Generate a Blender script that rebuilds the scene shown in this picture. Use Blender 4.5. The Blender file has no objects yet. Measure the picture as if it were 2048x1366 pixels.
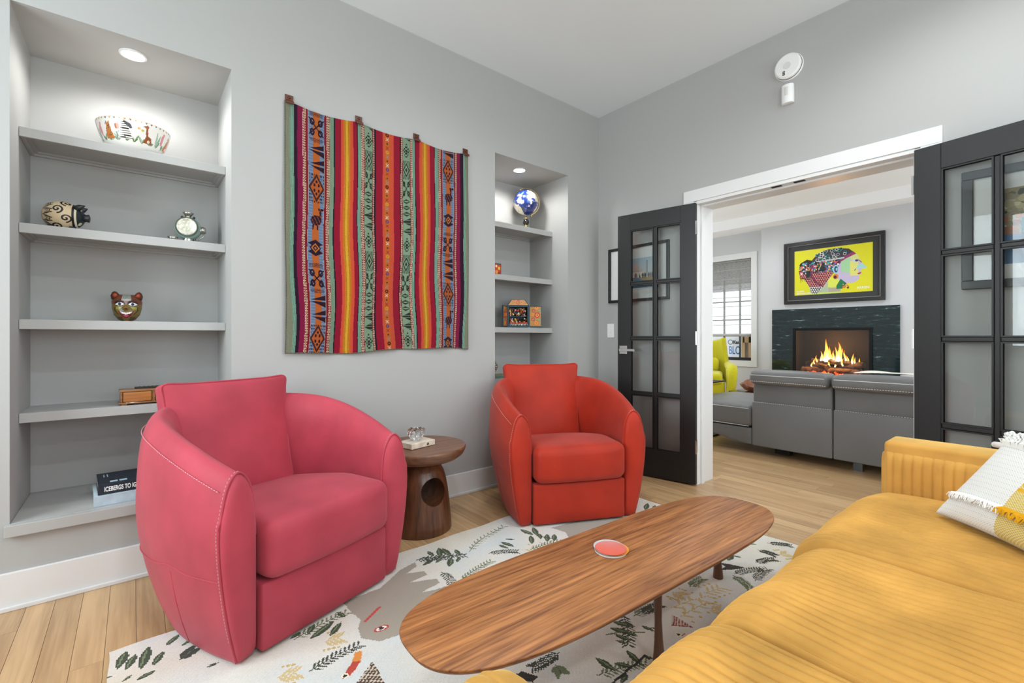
import bpy, bmesh, math, random
import numpy as np
from mathutils import Vector, Matrix
random.seed(7); np.random.seed(7)
PI = math.pi
C = bpy.context.scene.collection
SC = bpy.context.scene

# ------------------------------------------------------------------ camera, world, light, exposure
cd = bpy.data.cameras.new('camera'); cam = bpy.data.objects.new('camera', cd); C.objects.link(cam)
cam.location = (0, 0, 1.06)
cam.rotation_euler = (PI/2, 0, math.radians(50.7176) - PI/2)
cd.sensor_width = 36.0; cd.lens = 926.22/2048*36; cd.shift_y = -9.53/2048; cd.clip_start = 0.02
SC.camera = cam
SC.view_settings.view_transform = 'Standard'; SC.view_settings.look = 'None'
SC.view_settings.gamma = 1.0; SC.view_settings.use_curve_mapping = False
SC.view_settings.exposure = 0.12
W = bpy.data.worlds.new('overcast_sky'); SC.world = W; W.use_nodes = True
wn = W.node_tree.nodes['Background']; wn.inputs[0].default_value = (0.86, 0.93, 1.0, 1); wn.inputs[1].default_value = 2.3
def area(name, loc, rot, sx, sy, power, col=(1, 1, 1), spread=PI):
    l = bpy.data.lights.new(name, 'AREA'); l.shape = 'RECTANGLE'; l.size = sx; l.size_y = sy; l.energy = power; l.color = col; l.spread = spread
    o = bpy.data.objects.new(name, l); o.location = loc; o.rotation_euler = rot; C.objects.link(o); return o
def spot(name, loc, power, ang=150, blend=0.8, rad=0.05, col=(0.91, 0.965, 1.0)):
    l = bpy.data.lights.new(name, 'SPOT'); l.energy = power; l.spot_size = math.radians(ang); l.spot_blend = blend; l.shadow_soft_size = rad; l.color = col
    o = bpy.data.objects.new(name, l); o.location = loc; C.objects.link(o); return o
# daylight entering through the windows behind and beside the camera
area('daylight_side_window', (-1.86, 1.45, 1.75), (0, -PI/2, 0), 1.6, 1.6, 60, (0.84, 0.95, 1))
area('daylight_rear_window', (0.1, -2.26, 1.55), (PI/2, 0, 0), 1.5, 1.8, 30, (0.84, 0.95, 1))
area('daylight_rear_window', (2.1, -2.26, 1.55), (PI/2, 0, 0), 1.5, 1.8, 30, (0.84, 0.95, 1))
# daylight of the far room
area('daylight_far_room', (5.3, -1.16, 1.5), (PI/2, 0, 0), 2.4, 1.9, 24, (0.90, 0.965, 1))
area('daylight_far_room', (5.2, 4.76, 1.5), (-PI/2, 0, 0), 2.4, 1.7, 24, (0.90, 0.965, 1))
# recessed ceiling cans of the near room
for p in [(0.3, 0.2), (2.3, 0.2), (0.3, -1.4), (2.3, -1.4), (1.3, 1.3)]:
    spot('ceiling_can_beam', (p[0], p[1], 2.93), 40, 165, 0.6, 0.07)
for p in [(4.2, 0.6), (4.2, 2.6), (6.0, 0.6), (6.0, 2.6)]:
    spot('far_room_fill_beam', (p[0], p[1], 2.73), 34, 165, 0.6, 0.07)  # added spots that brighten the far room; no fixtures there
spot('niche_beam', (0.0, 2.784, 2.358), 17, 170, 0.5, 0.045, (1, 0.985, 0.96))
spot('niche_beam', (2.352, 2.80, 2.358), 17, 170, 0.5, 0.045, (1, 0.985, 0.96))

# ------------------------------------------------------------------ helpers
def lin(c):
    if isinstance(c, str):
        c = c.lstrip('#'); c = [int(c[i:i+2], 16)/255 for i in (0, 2, 4)]
    return tuple(x/12.92 if x <= 0.04045 else ((x+0.055)/1.055)**2.4 for x in c)
MATS = {}
def nt(m): return m.node_tree.nodes, m.node_tree.links
def mat(name, col='#808080', rough=0.5, metal=0.0, spec=0.5, noise=None, bump=None, sheen=0.0, coat=0.0, emit=None, trans=0.0, coords='Object', aniso=(1, 1, 1)):
    """noise=(scale, amount): value mottling; bump=(scale, strength, distance)"""
    if name in MATS: return MATS[name]
    m = bpy.data.materials.new(name); m.use_nodes = True; N, L = nt(m); b = N['Principled BSDF']
    c = lin(col); b.inputs['Base Color'].default_value = (*c, 1); b.inputs['Roughness'].default_value = rough
    b.inputs['Metallic'].default_value = metal; b.inputs['Specular IOR Level'].default_value = spec
    b.inputs['Sheen Weight'].default_value = sheen; b.inputs['Coat Weight'].default_value = coat
    if trans: b.inputs['Transmission Weight'].default_value = trans
    if emit: b.inputs['Emission Color'].default_value = (*lin(emit[0]), 1); b.inputs['Emission Strength'].default_value = emit[1]
    if noise or bump:
        tc = N.new('ShaderNodeTexCoord'); mp = N.new('ShaderNodeMapping'); L.new(tc.outputs[coords], mp.inputs[0]); mp.inputs['Scale'].default_value = aniso
    if noise:
        n = N.new('ShaderNodeTexNoise'); n.inputs['Scale'].default_value = noise[0]; n.inputs['Detail'].default_value = 5; L.new(mp.outputs[0], n.inputs['Vector'])
        r = N.new('ShaderNodeMapRange'); a = noise[1]; r.inputs[1].default_value = 0.3; r.inputs[2].default_value = 0.7; r.inputs[3].default_value = 1-a; r.inputs[4].default_value = 1+a; L.new(n.outputs[0], r.inputs[0])
        mx = N.new('ShaderNodeMix'); mx.data_type = 'RGBA'; mx.blend_type = 'MULTIPLY'; mx.inputs[0].default_value = 1; mx.inputs[6].default_value = (*c, 1); L.new(r.outputs[0], mx.inputs[7]); L.new(mx.outputs[2], b.inputs['Base Color'])
    if bump:
        n2 = N.new('ShaderNodeTexNoise'); n2.inputs['Scale'].default_value = bump[0]; n2.inputs['Detail'].default_value = 3; L.new(mp.outputs[0], n2.inputs['Vector'])
        bp = N.new('ShaderNodeBump'); bp.inputs['Strength'].default_value = bump[1]; bp.inputs['Distance'].default_value = bump[2] if len(bump) > 2 else 0.002; L.new(n2.outputs[0], bp.inputs['Height']); L.new(bp.outputs[0], b.inputs['Normal'])
    MATS[name] = m; return m
def paintmat(name, rough=0.6, bump=None, coat=0.0, sheen=0.0, spec=0.4):
    if name in MATS: return MATS[name]
    m = mat(name, '#808080', rough, spec=spec, bump=bump, coat=coat, sheen=sheen); N, L = nt(m)
    a = N.new('ShaderNodeAttribute'); a.attribute_name = 'Col'; L.new(a.outputs['Color'], N['Principled BSDF'].inputs['Base Color']); return m
def woodmat(name, dark, light, axis='X', fine=60, rough=0.4, coat=0.0, perobj=False, amount=1.0, bump=0.05, bands=0.0):
    """grain stretched along one axis; perobj shifts the grain and tone per object"""
    if name in MATS: return MATS[name]
    m = bpy.data.materials.new(name); m.use_nodes = True; N, L = nt(m); b = N['Principled BSDF']
    b.inputs['Roughness'].default_value = rough; b.inputs['Coat Weight'].default_value = coat
    g = N.new('ShaderNodeNewGeometry') if perobj else N.new('ShaderNodeTexCoord')
    src = g.outputs['Position'] if perobj else g.outputs['Object']
    if perobj:
        oi = N.new('ShaderNodeObjectInfo'); cb = N.new('ShaderNodeCombineXYZ')
        ml = N.new('ShaderNodeMath'); ml.operation = 'MULTIPLY'; ml.inputs[1].default_value = 37; L.new(oi.outputs['Random'], ml.inputs[0])
        for i in range(3): L.new(ml.outputs[0], cb.inputs[i])
        ad = N.new('ShaderNodeVectorMath'); L.new(src, ad.inputs[0]); L.new(cb.outputs[0], ad.inputs[1]); src = ad.outputs[0]
    mp = N.new('ShaderNodeMapping'); s = [fine]*3; s['XYZ'.index(axis)] = fine*0.045; mp.inputs['Scale'].default_value = s; L.new(src, mp.inputs[0])
    n = N.new('ShaderNodeTexNoise'); n.inputs['Scale'].default_value = 1; n.inputs['Detail'].default_value = 6; n.inputs['Distortion'].default_value = 0.6; L.new(mp.outputs[0], n.inputs['Vector'])
    mp2 = N.new('ShaderNodeMapping'); s = [fine*0.2]*3; s['XYZ'.index(axis)] = fine*0.012; mp2.inputs['Scale'].default_value = s; L.new(src, mp2.inputs[0])
    n2 = N.new('ShaderNodeTexNoise'); n2.inputs['Scale'].default_value = 1; n2.inputs['Detail'].default_value = 4; n2.inputs['Distortion'].default_value = 1.5; L.new(mp2.outputs[0], n2.inputs['Vector'])
    mxv = N.new('ShaderNodeMix'); mxv.inputs[0].default_value = 0.5; L.new(n.outputs[0], mxv.inputs[2]); L.new(n2.outputs[0], mxv.inputs[3])
    out = mxv.outputs[0]
    if perobj:
        md = N.new('ShaderNodeMath'); md.operation = 'MULTIPLY_ADD'; md.inputs[1].default_value = 0.22; md.inputs[2].default_value = -0.11; L.new(oi.outputs['Random'], md.inputs[0])
        a2 = N.new('ShaderNodeMath'); L.new(out, a2.inputs[0]); L.new(md.outputs[0], a2.inputs[1]); out = a2.outputs[0]
    r = N.new('ShaderNodeValToRGB'); r.color_ramp.elements[0].position = 0.5-0.17/amount; r.color_ramp.elements[1].position = 0.5+0.17/amount
    r.color_ramp.elements[0].color = (*lin(dark), 1); r.color_ramp.elements[1].color = (*lin(light), 1); L.new(out, r.inputs[0]); L.new(r.outputs[0], b.inputs['Base Color'])
    bp = N.new('ShaderNodeBump'); bp.inputs['Strength'].default_value = bump; bp.inputs['Distance'].default_value = 0.001; L.new(n.outputs[0], bp.inputs['Height']); L.new(bp.outputs[0], b.inputs['Normal'])
    MATS[name] = m; return m
def glassmat(name, tint=(1, 1, 1), refl=1.0, rough=0.0):
    if name in MATS: return MATS[name]
    m = bpy.data.materials.new(name); m.use_nodes = True; N, L = nt(m); N.remove(N['Principled BSDF']); o = N['Material Output']
    t = N.new('ShaderNodeBsdfTransparent'); t.inputs[0].default_value = (*tint, 1); g = N.new('ShaderNodeBsdfGlossy'); g.inputs['Roughness'].default_value = rough
    f = N.new('ShaderNodeFresnel'); f.inputs[0].default_value = 1.5; k = N.new('ShaderNodeMath'); k.operation = 'MULTIPLY'; k.inputs[1].default_value = refl; L.new(f.outputs[0], k.inputs[0])
    mx = N.new('ShaderNodeMixShader'); L.new(k.outputs[0], mx.inputs[0]); L.new(t.outputs[0], mx.inputs[1]); L.new(g.outputs[0], mx.inputs[2]); L.new(mx.outputs[0], o.inputs[0]); MATS[name] = m; return m

class G:
    """collects shapes, then links them as ONE mesh object"""
    def __init__(s): s.v = []; s.f = []
    def add(s, v, f):
        o = len(s.v); s.v += [tuple(map(float, p)) for p in v]; s.f += [tuple(o+i for i in q) for q in f]; return s
    def box(s, a, b):
        x0, y0, z0 = a; x1, y1, z1 = b
        return s.add([(x0, y0, z0), (x1, y0, z0), (x1, y1, z0), (x0, y1, z0), (x0, y0, z1), (x1, y0, z1), (x1, y1, z1), (x0, y1, z1)],
                     [(0, 3, 2, 1), (4, 5, 6, 7), (0, 1, 5, 4), (1, 2, 6, 5), (2, 3, 7, 6), (3, 0, 4, 7)])
    def obox(s, c, ux, uy, hx, hy, z0, z1):
        ux = np.array(ux); uy = np.array(uy); c = np.array(c)
        P = [c-ux*hx-uy*hy, c+ux*hx-uy*hy, c+ux*hx+uy*hy, c-ux*hx+uy*hy]
        return s.add([(p[0], p[1], z0) for p in P]+[(p[0], p[1], z1) for p in P], [(0, 3, 2, 1), (4, 5, 6, 7), (0, 1, 5, 4), (1, 2, 6, 5), (2, 3, 7, 6), (3, 0, 4, 7)])
    def rbox(s, c, h, r, n=3, crown=0.0, fn=None, den=(.05, .05, .05)):
        """rounded box centre c half size h radius r"""
        h = np.array(h, float); c = np.array(c, float); r = min(r, *(h*0.999))
        t = []
        for k in range(3):
            inner = h[k]-r; a = [-h[k] + r*(1-math.cos(i/n*PI/2)) for i in range(n)]; m = max(2, int(inner*2/den[k])+1) if crown or fn else 2
            t.append(np.array(a + list(np.linspace(-inner, inner, m)) + [-x for x in a[::-1]]))
        idx = {}; V = []; F = []
        def vid(i, j, k):
            q = (i, j, k)
            if q not in idx:
                p = np.array([t[0][i], t[1][j], t[2][k]]); cl = np.clip(p, -(h-r), h-r); d = p-cl; l = np.linalg.norm(d)
                if l > 1e-9: p = cl+d/l*r
                if crown: p[2] += (1 if p[2] > 0 else -0.4)*crown*max(0, 1-(p[0]/h[0])**2)*max(0, 1-(p[1]/h[1])**2)
                if fn: p = np.array(fn(p, h))
                idx[q] = len(V); V.append(p+c)
            return idx[q]
        n0, n1, n2 = [len(x)-1 for x in t]
        for i in range(n0):
            for j in range(n1):
                F.append((vid(i, j, 0), vid(i, j+1, 0), vid(i+1, j+1, 0), vid(i+1, j, 0))); F.append((vid(i, j, n2), vid(i+1, j, n2), vid(i+1, j+1, n2), vid(i, j+1, n2)))
        for i in range(n0):
            for k in range(n2):
                F.append((vid(i, 0, k), vid(i+1, 0, k), vid(i+1, 0, k+1), vid(i, 0, k+1))); F.append((vid(i, n1, k), vid(i, n1, k+1), vid(i+1, n1, k+1), vid(i+1, n1, k)))
        for j in range(n1):
            for k in range(n2):
                F.append((vid(0, j, k), vid(0, j, k+1), vid(0, j+1, k+1), vid(0, j+1, k))); F.append((vid(n0, j, k), vid(n0, j+1, k), vid(n0, j+1, k+1), vid(n0, j, k+1)))
        return s.add(V, F)
    def tube(s, pts, r, n=8, cap=True):
        pts = [np.array(p, float) for p in pts]; R = r if hasattr(r, '__len__') else [r]*len(pts); V = []; F = []; up = np.array([0, 0, 1.0]); prev = None
        for i, p in enumerate(pts):
            d = pts[min(i+1, len(pts)-1)]-pts[max(i-1, 0)]; d = d/(np.linalg.norm(d)+1e-12)
            if prev is None:
                a = np.cross(d, up) if abs(d[2]) < 0.95 else np.cross(d, (1, 0, 0))
            else: a = prev-d*np.dot(prev, d)
            a = a/(np.linalg.norm(a)+1e-12); b = np.cross(d, a); prev = a
            for k in range(n): V.append(p+R[i]*(a*math.cos(2*PI*k/n)+b*math.sin(2*PI*k/n)))
        for i in range(len(pts)-1):
            for k in range(n): k2 = (k+1) % n; F.append((i*n+k, i*n+k2, (i+1)*n+k2, (i+1)*n+k))
        if cap: F.append(tuple(range(n))[::-1]); F.append(tuple((len(pts)-1)*n+k for k in range(n)))
        return s.add(V, F)
    def lathe(s, prof, c=(0, 0, 0), n=32, ax='Z', close=True, sx=1.0, sy=1.0):
        V = []; F = []
        for (r, z) in prof:
            for k in range(n):
                a = 2*PI*k/n; p = (r*math.cos(a)*sx, r*math.sin(a)*sy, z)
                if ax == 'Y': p = (p[0], p[2], p[1])
                if ax == 'X': p = (p[2], p[0], p[1])
                V.append((p[0]+c[0], p[1]+c[1], p[2]+c[2]))
        for i in range(len(prof)-1):
            for k in range(n): k2 = (k+1) % n; F.append((i*n+k, i*n+k2, (i+1)*n+k2, (i+1)*n+k))
        if close: F.append(tuple(range(n))[::-1]); F.append(tuple((len(prof)-1)*n+k for k in range(n)))
        return s.add(V, F)
    def sphere(s, c, r, n=12, m=8, sc=(1, 1, 1)):
        V = []; F = []
        for i in range(m+1):
            th = PI*i/m
            for k in range(n): a = 2*PI*k/n; V.append((c[0]+r*sc[0]*math.sin(th)*math.cos(a), c[1]+r*sc[1]*math.sin(th)*math.sin(a), c[2]-r*sc[2]*math.cos(th)))
        for i in range(m):
            for k in range(n): k2 = (k+1) % n; F.append((i*n+k, i*n+k2, (i+1)*n+k2, (i+1)*n+k))
        return s.add(V, F)
    def grid(s, fn, nu, nv):
        V = [fn(i/nu, j/nv) for i in range(nu+1) for j in range(nv+1)]
        return s.add(V, [(i*(nv+1)+j, (i+1)*(nv+1)+j, (i+1)*(nv+1)+j+1, i*(nv+1)+j+1) for i in range(nu) for j in range(nv)])
    def prism(s, poly, fn0, fn1):
        n = len(poly); V = [fn0(*p) for p in poly]+[fn1(*p) for p in poly]
        return s.add(V, [tuple(range(n))[::-1], tuple(range(n, 2*n))]+[(i, (i+1) % n, n+(i+1) % n, n+i) for i in range(n)])
    def build(s, name, m, parent=None, smooth=False, bevel=0.0, seg=2, auto=None, weld=False):
        me = bpy.data.meshes.new(name); me.from_pydata(s.v, [], s.f); me.validate()
        bm = bmesh.new(); bm.from_mesh(me)
        if weld: bmesh.ops.remove_doubles(bm, verts=bm.verts, dist=1e-5)
        bmesh.ops.recalc_face_normals(bm, faces=bm.faces); bm.to_mesh(me); bm.free()
        me.materials.append(m); o = bpy.data.objects.new(name, me); C.objects.link(o); o.parent = parent
        if smooth: me.shade_smooth()
        if bevel:
            b = o.modifiers.new('bevel', 'BEVEL'); b.width = bevel; b.segments = seg; b.limit_method = 'ANGLE'; b.angle_limit = math.radians(35)
            if smooth: b.harden_normals = False
        if auto: me.set_sharp_from_angle(angle=math.radians(auto))
        return o
def tag(o, label=None, cat=None, group=None, kind=None):
    if label: o['label'] = label
    if cat: o['category'] = cat
    if group: o['group'] = group
    if kind: o['kind'] = kind
    return o
def thing(name, label, cat, loc=(0, 0, 0), rz=0.0, group=None):
    o = bpy.data.objects.new(name, None); C.objects.link(o); o.location = loc; o.rotation_euler = (0, 0, rz); o.empty_display_size = 0.1
    return tag(o, label, cat, group)
def struct(name, loc=(0, 0, 0), rz=0.0):
    o = bpy.data.objects.new(name, None); C.objects.link(o); o.location = loc; o.rotation_euler = (0, 0, rz); o['kind'] = 'structure'; return o
def text(name, s, size, m, parent, loc, rot, ext=0.0006, bold=0.0, sx=1.0, align='LEFT'):
    cu = bpy.data.curves.new(name, 'FONT'); cu.body = s; cu.size = size; cu.extrude = ext; cu.offset = bold; cu.align_x = align
    t = bpy.data.objects.new(name+'_tmp', cu); C.objects.link(t); dg = bpy.context.evaluated_depsgraph_get(); dg.update()
    me = bpy.data.meshes.new_from_object(t.evaluated_get(dg)); bpy.data.objects.remove(t)
    me.materials.clear(); me.materials.append(m); o = bpy.data.objects.new(name, me); C.objects.link(o); o.parent = parent
    o.location = loc; o.rotation_euler = rot; o.scale = (sx, 1, 1); return o
class Canvas:
    """paints a small print; colours are sRGB, y goes up, coordinates 0..W, 0..H in the owner's units"""
    def __init__(s, w, h, W_, H_, bg): s.w, s.h, s.W, s.H = w, h, W_, H_; s.a = np.zeros((h, w, 3)); s.a[:] = lin(bg); s.X, s.Y = np.meshgrid((np.arange(w)+.5)/w*W_, (np.arange(h)+.5)/h*H_)
    def mask(s, m, col): s.a[m] = lin(col)
    def _win(s, x0, y0, x1, y1):
        i0 = max(0, int(x0/s.W*s.w)-1); i1 = min(s.w, int(x1/s.W*s.w)+2); j0 = max(0, int(y0/s.H*s.h)-1); j1 = min(s.h, int(y1/s.H*s.h)+2); return slice(j0, max(j0, j1)), slice(i0, max(i0, i1))
    def poly(s, pts, col):
        P = np.array(pts, float); w = s._win(P[:, 0].min(), P[:, 1].min(), P[:, 0].max(), P[:, 1].max()); X, Y = s.X[w], s.Y[w]
        if X.size == 0: return
        ins = np.zeros(X.shape, bool); n = len(P)
        for i in range(n):
            x1, y1 = P[i]; x2, y2 = P[(i+1) % n]
            if y1 == y2: continue
            ins ^= ((Y > y1) != (Y > y2)) & (X < (x2-x1)*(Y-y1)/(y2-y1)+x1)
        s.a[w][ins] = lin(col)
    def ell(s, cx, cy, rx, ry, col, ring=0.0):
        w = s._win(cx-rx, cy-ry, cx+rx, cy+ry); X, Y = s.X[w], s.Y[w]; d = ((X-cx)/rx)**2+((Y-cy)/ry)**2
        m = d < 1
        if ring: m &= d > (1-ring)**2
        s.a[w][m] = lin(col)
    def rect(s, x0, y0, x1, y1, col): s.poly([(x0, y0), (x1, y0), (x1, y1), (x0, y1)], col)
    def line(s, pts, wd, col):
        for (x1, y1), (x2, y2) in zip(pts[:-1], pts[1:]):
            dx, dy = x2-x1, y2-y1; l = math.hypot(dx, dy)+1e-9; nx, ny = -dy/l*wd/2, dx/l*wd/2
            s.poly([(x1+nx, y1+ny), (x2+nx, y2+ny), (x2-nx, y2-ny), (x1-nx, y1-ny)], col); s.ell(x2, y2, wd/2, wd/2, col)
    def leaf(s, p0, p1, wd, col, col2=None):
        p0 = np.array(p0); p1 = np.array(p1); d = p1-p0; n = np.array([-d[1], d[0]])/(np.linalg.norm(d)+1e-9)
        T = np.linspace(0, 1, 9); s.poly([p0+d*t+n*wd*math.sin(PI*t)**0.8 for t in T]+[p0+d*t-n*wd*math.sin(PI*t)**0.8 for t in T[::-1]], col)
        if col2: s.poly([p0+d*t+n*wd*.45*math.sin(PI*t) for t in np.linspace(.15, .85, 7)]+[p0+d*t for t in np.linspace(.85, .15, 7)], col2)
    def mesh(s, name, m, parent, fn, smooth=True, flip=False):
        """fn(U,V) -> X,Y,Z arrays; one quad per cell, colour per corner"""
        w, h = s.w, s.h; U, V = np.meshgrid(np.linspace(0, 1, w+1), np.linspace(0, 1, h+1)); X, Y, Z = fn(U, V)
        co = np.stack([X+0*U, Y+0*U, Z+0*U], -1).reshape(-1, 3)
        a = (np.arange(h)[:, None]*(w+1)+np.arange(w)[None]).ravel(); q = np.stack([a, a+1, a+w+2, a+w+1], -1)
        if flip: q = q[:, ::-1]
        me = bpy.data.meshes.new(name); me.vertices.add(len(co)); me.vertices.foreach_set('co', co.ravel().astype(np.float32))
        me.loops.add(q.size); me.loops.foreach_set('vertex_index', q.ravel().astype(np.int32)); me.polygons.add(len(q)); me.polygons.foreach_set('loop_start', (np.arange(len(q))*4).astype(np.int32))
        me.update(calc_edges=True); ca = me.color_attributes.new('Col', 'FLOAT_COLOR', 'CORNER')
        col = np.ones((len(q), 4, 4), np.float32); col[..., :3] = s.a.reshape(-1, 1, 3); ca.data.foreach_set('color', col.ravel())
        if smooth: me.shade_smooth()
        me.materials.append(m); o = bpy.data.objects.new(name, me); C.objects.link(o); o.parent = parent; return o
def flatprint(cv, name, m, parent, org, ux, uy):
    """a printed sheet: org + u*ux + v*uy"""
    org, ux, uy = map(np.array, (org, ux, uy)); return cv.mesh(name, m, parent, lambda U, V: tuple(org[k]+U*ux[k]+V*uy[k] for k in range(3)), smooth=False)
def cat_rom(P, n):
    P = np.array(P, float); out = []
    for i in range(len(P)-1):
        p0 = P[max(i-1, 0)]; p1 = P[i]; p2 = P[i+1]; p3 = P[min(i+2, len(P)-1)]
        for t in np.linspace(0, 1, n, endpoint=False):
            out.append(.5*((2*p1)+(-p0+p2)*t+(2*p0-5*p1+4*p2-p3)*t*t+(-p0+3*p1-3*p2+p3)*t**3))
    out.append(P[-1]); return np.array(out)
# ------------------------------------------------------------------ the rooms
M_wall = mat('grey_wall_paint', '#aeaeac', 0.75, spec=0.25, bump=(900, 0.03, 0.0005))
M_shelfp = mat('grey_shelf_paint', '#adadab', 0.4, spec=0.35)
M_white = mat('white_room_paint', '#c8c9ca', 0.7, spec=0.25)
M_trim = mat('white_trim_paint', '#dededd', 0.35, spec=0.4)
M_black = mat('black_door_paint', '#1b1b1b', 0.42, spec=0.45)
M_chrome = mat('chrome', '#d8d8d8', 0.12, 1.0)
M_dark = mat('dark_gap', '#0c0c0c', 0.8)
YA, XB, CZ = 2.632, 3.121, 2.955
NT, NB, SH = 2.373, 0.285, 0.046        # niche top, sill bottom, shelf thickness
N1, N2 = (-0.372, 0.373), (1.996, 2.742); NY = 3.10
g = G()
for x0, x1 in [(-1.9, N1[0]), (N1[1], N2[0]), (N2[1], 3.33)]: g.box((x0, YA, 0), (x1, 3.16, CZ))
for a in (N1, N2):
    g.box((a[0], YA, NT), (a[1], 3.16, CZ)); g.box((a[0], YA, 0), (a[1], 3.16, NB)); g.box((a[0], NY, NB), (a[1], 3.16, NT))
tag(g.build('wall_left', M_wall), kind='structure')
# wall with the double doors
OY0, OY1, OZ = 0.515, 1.742, 2.025
g = G(); g.box((XB, OY1, 0), (3.33, YA, CZ)); g.box((XB, -2.3, 0), (3.33, OY0, CZ)); g.box((XB, OY0, OZ), (3.33, OY1, CZ))
tag(g.build('wall_right', M_wall), kind='structure')
# side wall with window, rear wall with two windows (behind the camera)
g = G(); wy0, wy1, wz0, wz1 = 0.6, 2.3, 0.95, 2.55
g.box((-2.0, -2.4, 0), (-1.9, wy0, CZ)); g.box((-2.0, wy1, 0), (-1.9, 3.16, CZ)); g.box((-2.0, wy0, 0), (-1.9, wy1, wz0)); g.box((-2.0, wy0, wz1), (-1.9, wy1, CZ))
tag(g.build('wall_side', M_wall), kind='structure')
g = G(); rw = [(-0.65, 0.85), (1.35, 2.85)]; z0, z1 = 0.65, 2.45
for x0, x1 in [(-2.0, -0.65), (0.85, 1.35), (2.85, 3.33)]: g.box((x0, -2.4, 0), (x1, -2.3, CZ))
for x0, x1 in rw: g.box((x0, -2.4, 0), (x1, -2.3, z0)); g.box((x0, -2.4, z1), (x1, -2.3, CZ))
tag(g.build('wall_rear', M_wall), kind='structure')
def window(name, org, u, w, h, nx, nz, parent=None):
    """casement in a wall opening: org lower corner, u unit vector along the wall"""
    r = struct(name, org, math.atan2(u[1], u[0])); f = G(); t = 0.05
    f.box((0, -.03, 0), (t, .03, h)); f.box((w-t, -.03, 0), (w, .03, h)); f.box((t, -.03, 0), (w-t, .03, t)); f.box((t, -.03, h-t), (w-t, .03, h))
    f.build('window_frame', M_trim, r, bevel=.004)
    for i in range(1, nx): G().box((w*i/nx-.012, -.015, t), (w*i/nx+.012, .015, h-t)).build('mullion', M_trim, r)
    for i in range(1, nz): G().box((t, -.014, h*i/nz-.012), (w-t, .014, h*i/nz+.012)).build('mullion', M_trim, r)
    G().box((t, -.003, t), (w-t, .003, h-t)).build('pane', glassmat('window_glass', refl=0.6), r)
    return r
window('window_1', (-1.95, 0.6, 0.95), (0, 1), 1.7, 1.6, 3, 1)
window('window_2', (-0.65, -2.35, 0.65), (1, 0), 1.5, 1.8, 2, 1)
window('window_3', (1.35, -2.35, 0.65), (1, 0), 1.5, 1.8, 2, 1)
tag(G().box((-2.0, -2.4, CZ), (3.33, 3.16, CZ+.1)).build('ceiling', mat('ceiling_paint', '#e6edf0', 0.8, spec=0.2)), kind='structure')
# far room
XF, XW, FC, SO = 7.0, 7.12, 2.76, 2.62
g = G(); g.box((XF, -1.2, 0), (7.4, 2.89, 3.0))
tag(g.build('wall_chimney', M_white), kind='structure')
g = G(); g.box((XW, 3.98, 0), (7.3, 4.8, 3.0)); g.box((XW, 2.85, 0), (7.3, 3.08, 3.0)); g.box((XW, 3.08, 0), (7.3, 3.98, .70)); g.box((XW, 3.08, 2.235), (7.3, 3.98, 3.0))
tag(g.build('wall_far', M_white), kind='structure')
g = G(); g.box((3.33, 4.8, 0), (7.4, 4.9, .6)); g.box((3.33, 4.8, 2.4), (7.4, 4.9, 3.0)); g.box((3.33, 4.8, .6), (3.95, 4.9, 2.4)); g.box((6.45, 4.8, .6), (7.4, 4.9, 2.4))
tag(g.build('wall_far_left', M_white), kind='structure')
g = G(); g.box((3.33, -1.3, 0), (7.4, -1.2, .5)); g.box((3.33, -1.3, 2.5), (7.4, -1.2, 3.0)); g.box((3.33, -1.3, .5), (4.05, -1.2, 2.5)); g.box((6.55, -1.3, .5), (7.4, -1.2, 2.5))
tag(g.build('wall_far_right', M_white), kind='structure')
g = G(); g.box((3.325, YA, 0), (3.335, 4.8, 3.0)); g.box((3.325, -1.2, 0), (3.335, OY0, 3.0)); g.box((3.325, OY1, 0), (3.335, YA, 3.0)); g.box((3.325, OY0, OZ), (3.335, OY1, 3.0))
tag(g.build('wall_far_near', M_white), kind='structure')
window('window_4', (3.95, 4.85, 0.6), (1, 0), 2.5, 1.8, 3, 1); window('window_5', (4.05, -1.25, 0.5), (1, 0), 2.5, 2.0, 3, 1)
g = G(); g.box((3.33, -1.2, FC), (7.4, 4.8, FC+.1)); tag(g.build('ceiling_far', mat('far_ceiling_paint', '#f6f6f6', .8, spec=.2)), kind='structure')
g = G(); g.box((6.72, -1.2, SO), (7.4, 4.8, FC)); g.box((3.33, 4.05, SO), (6.72, 4.8, FC)); tag(g.build('trim_soffit', mat('far_ceiling_paint', '#f6f6f6', .8, spec=.2)), kind='structure')
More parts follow.
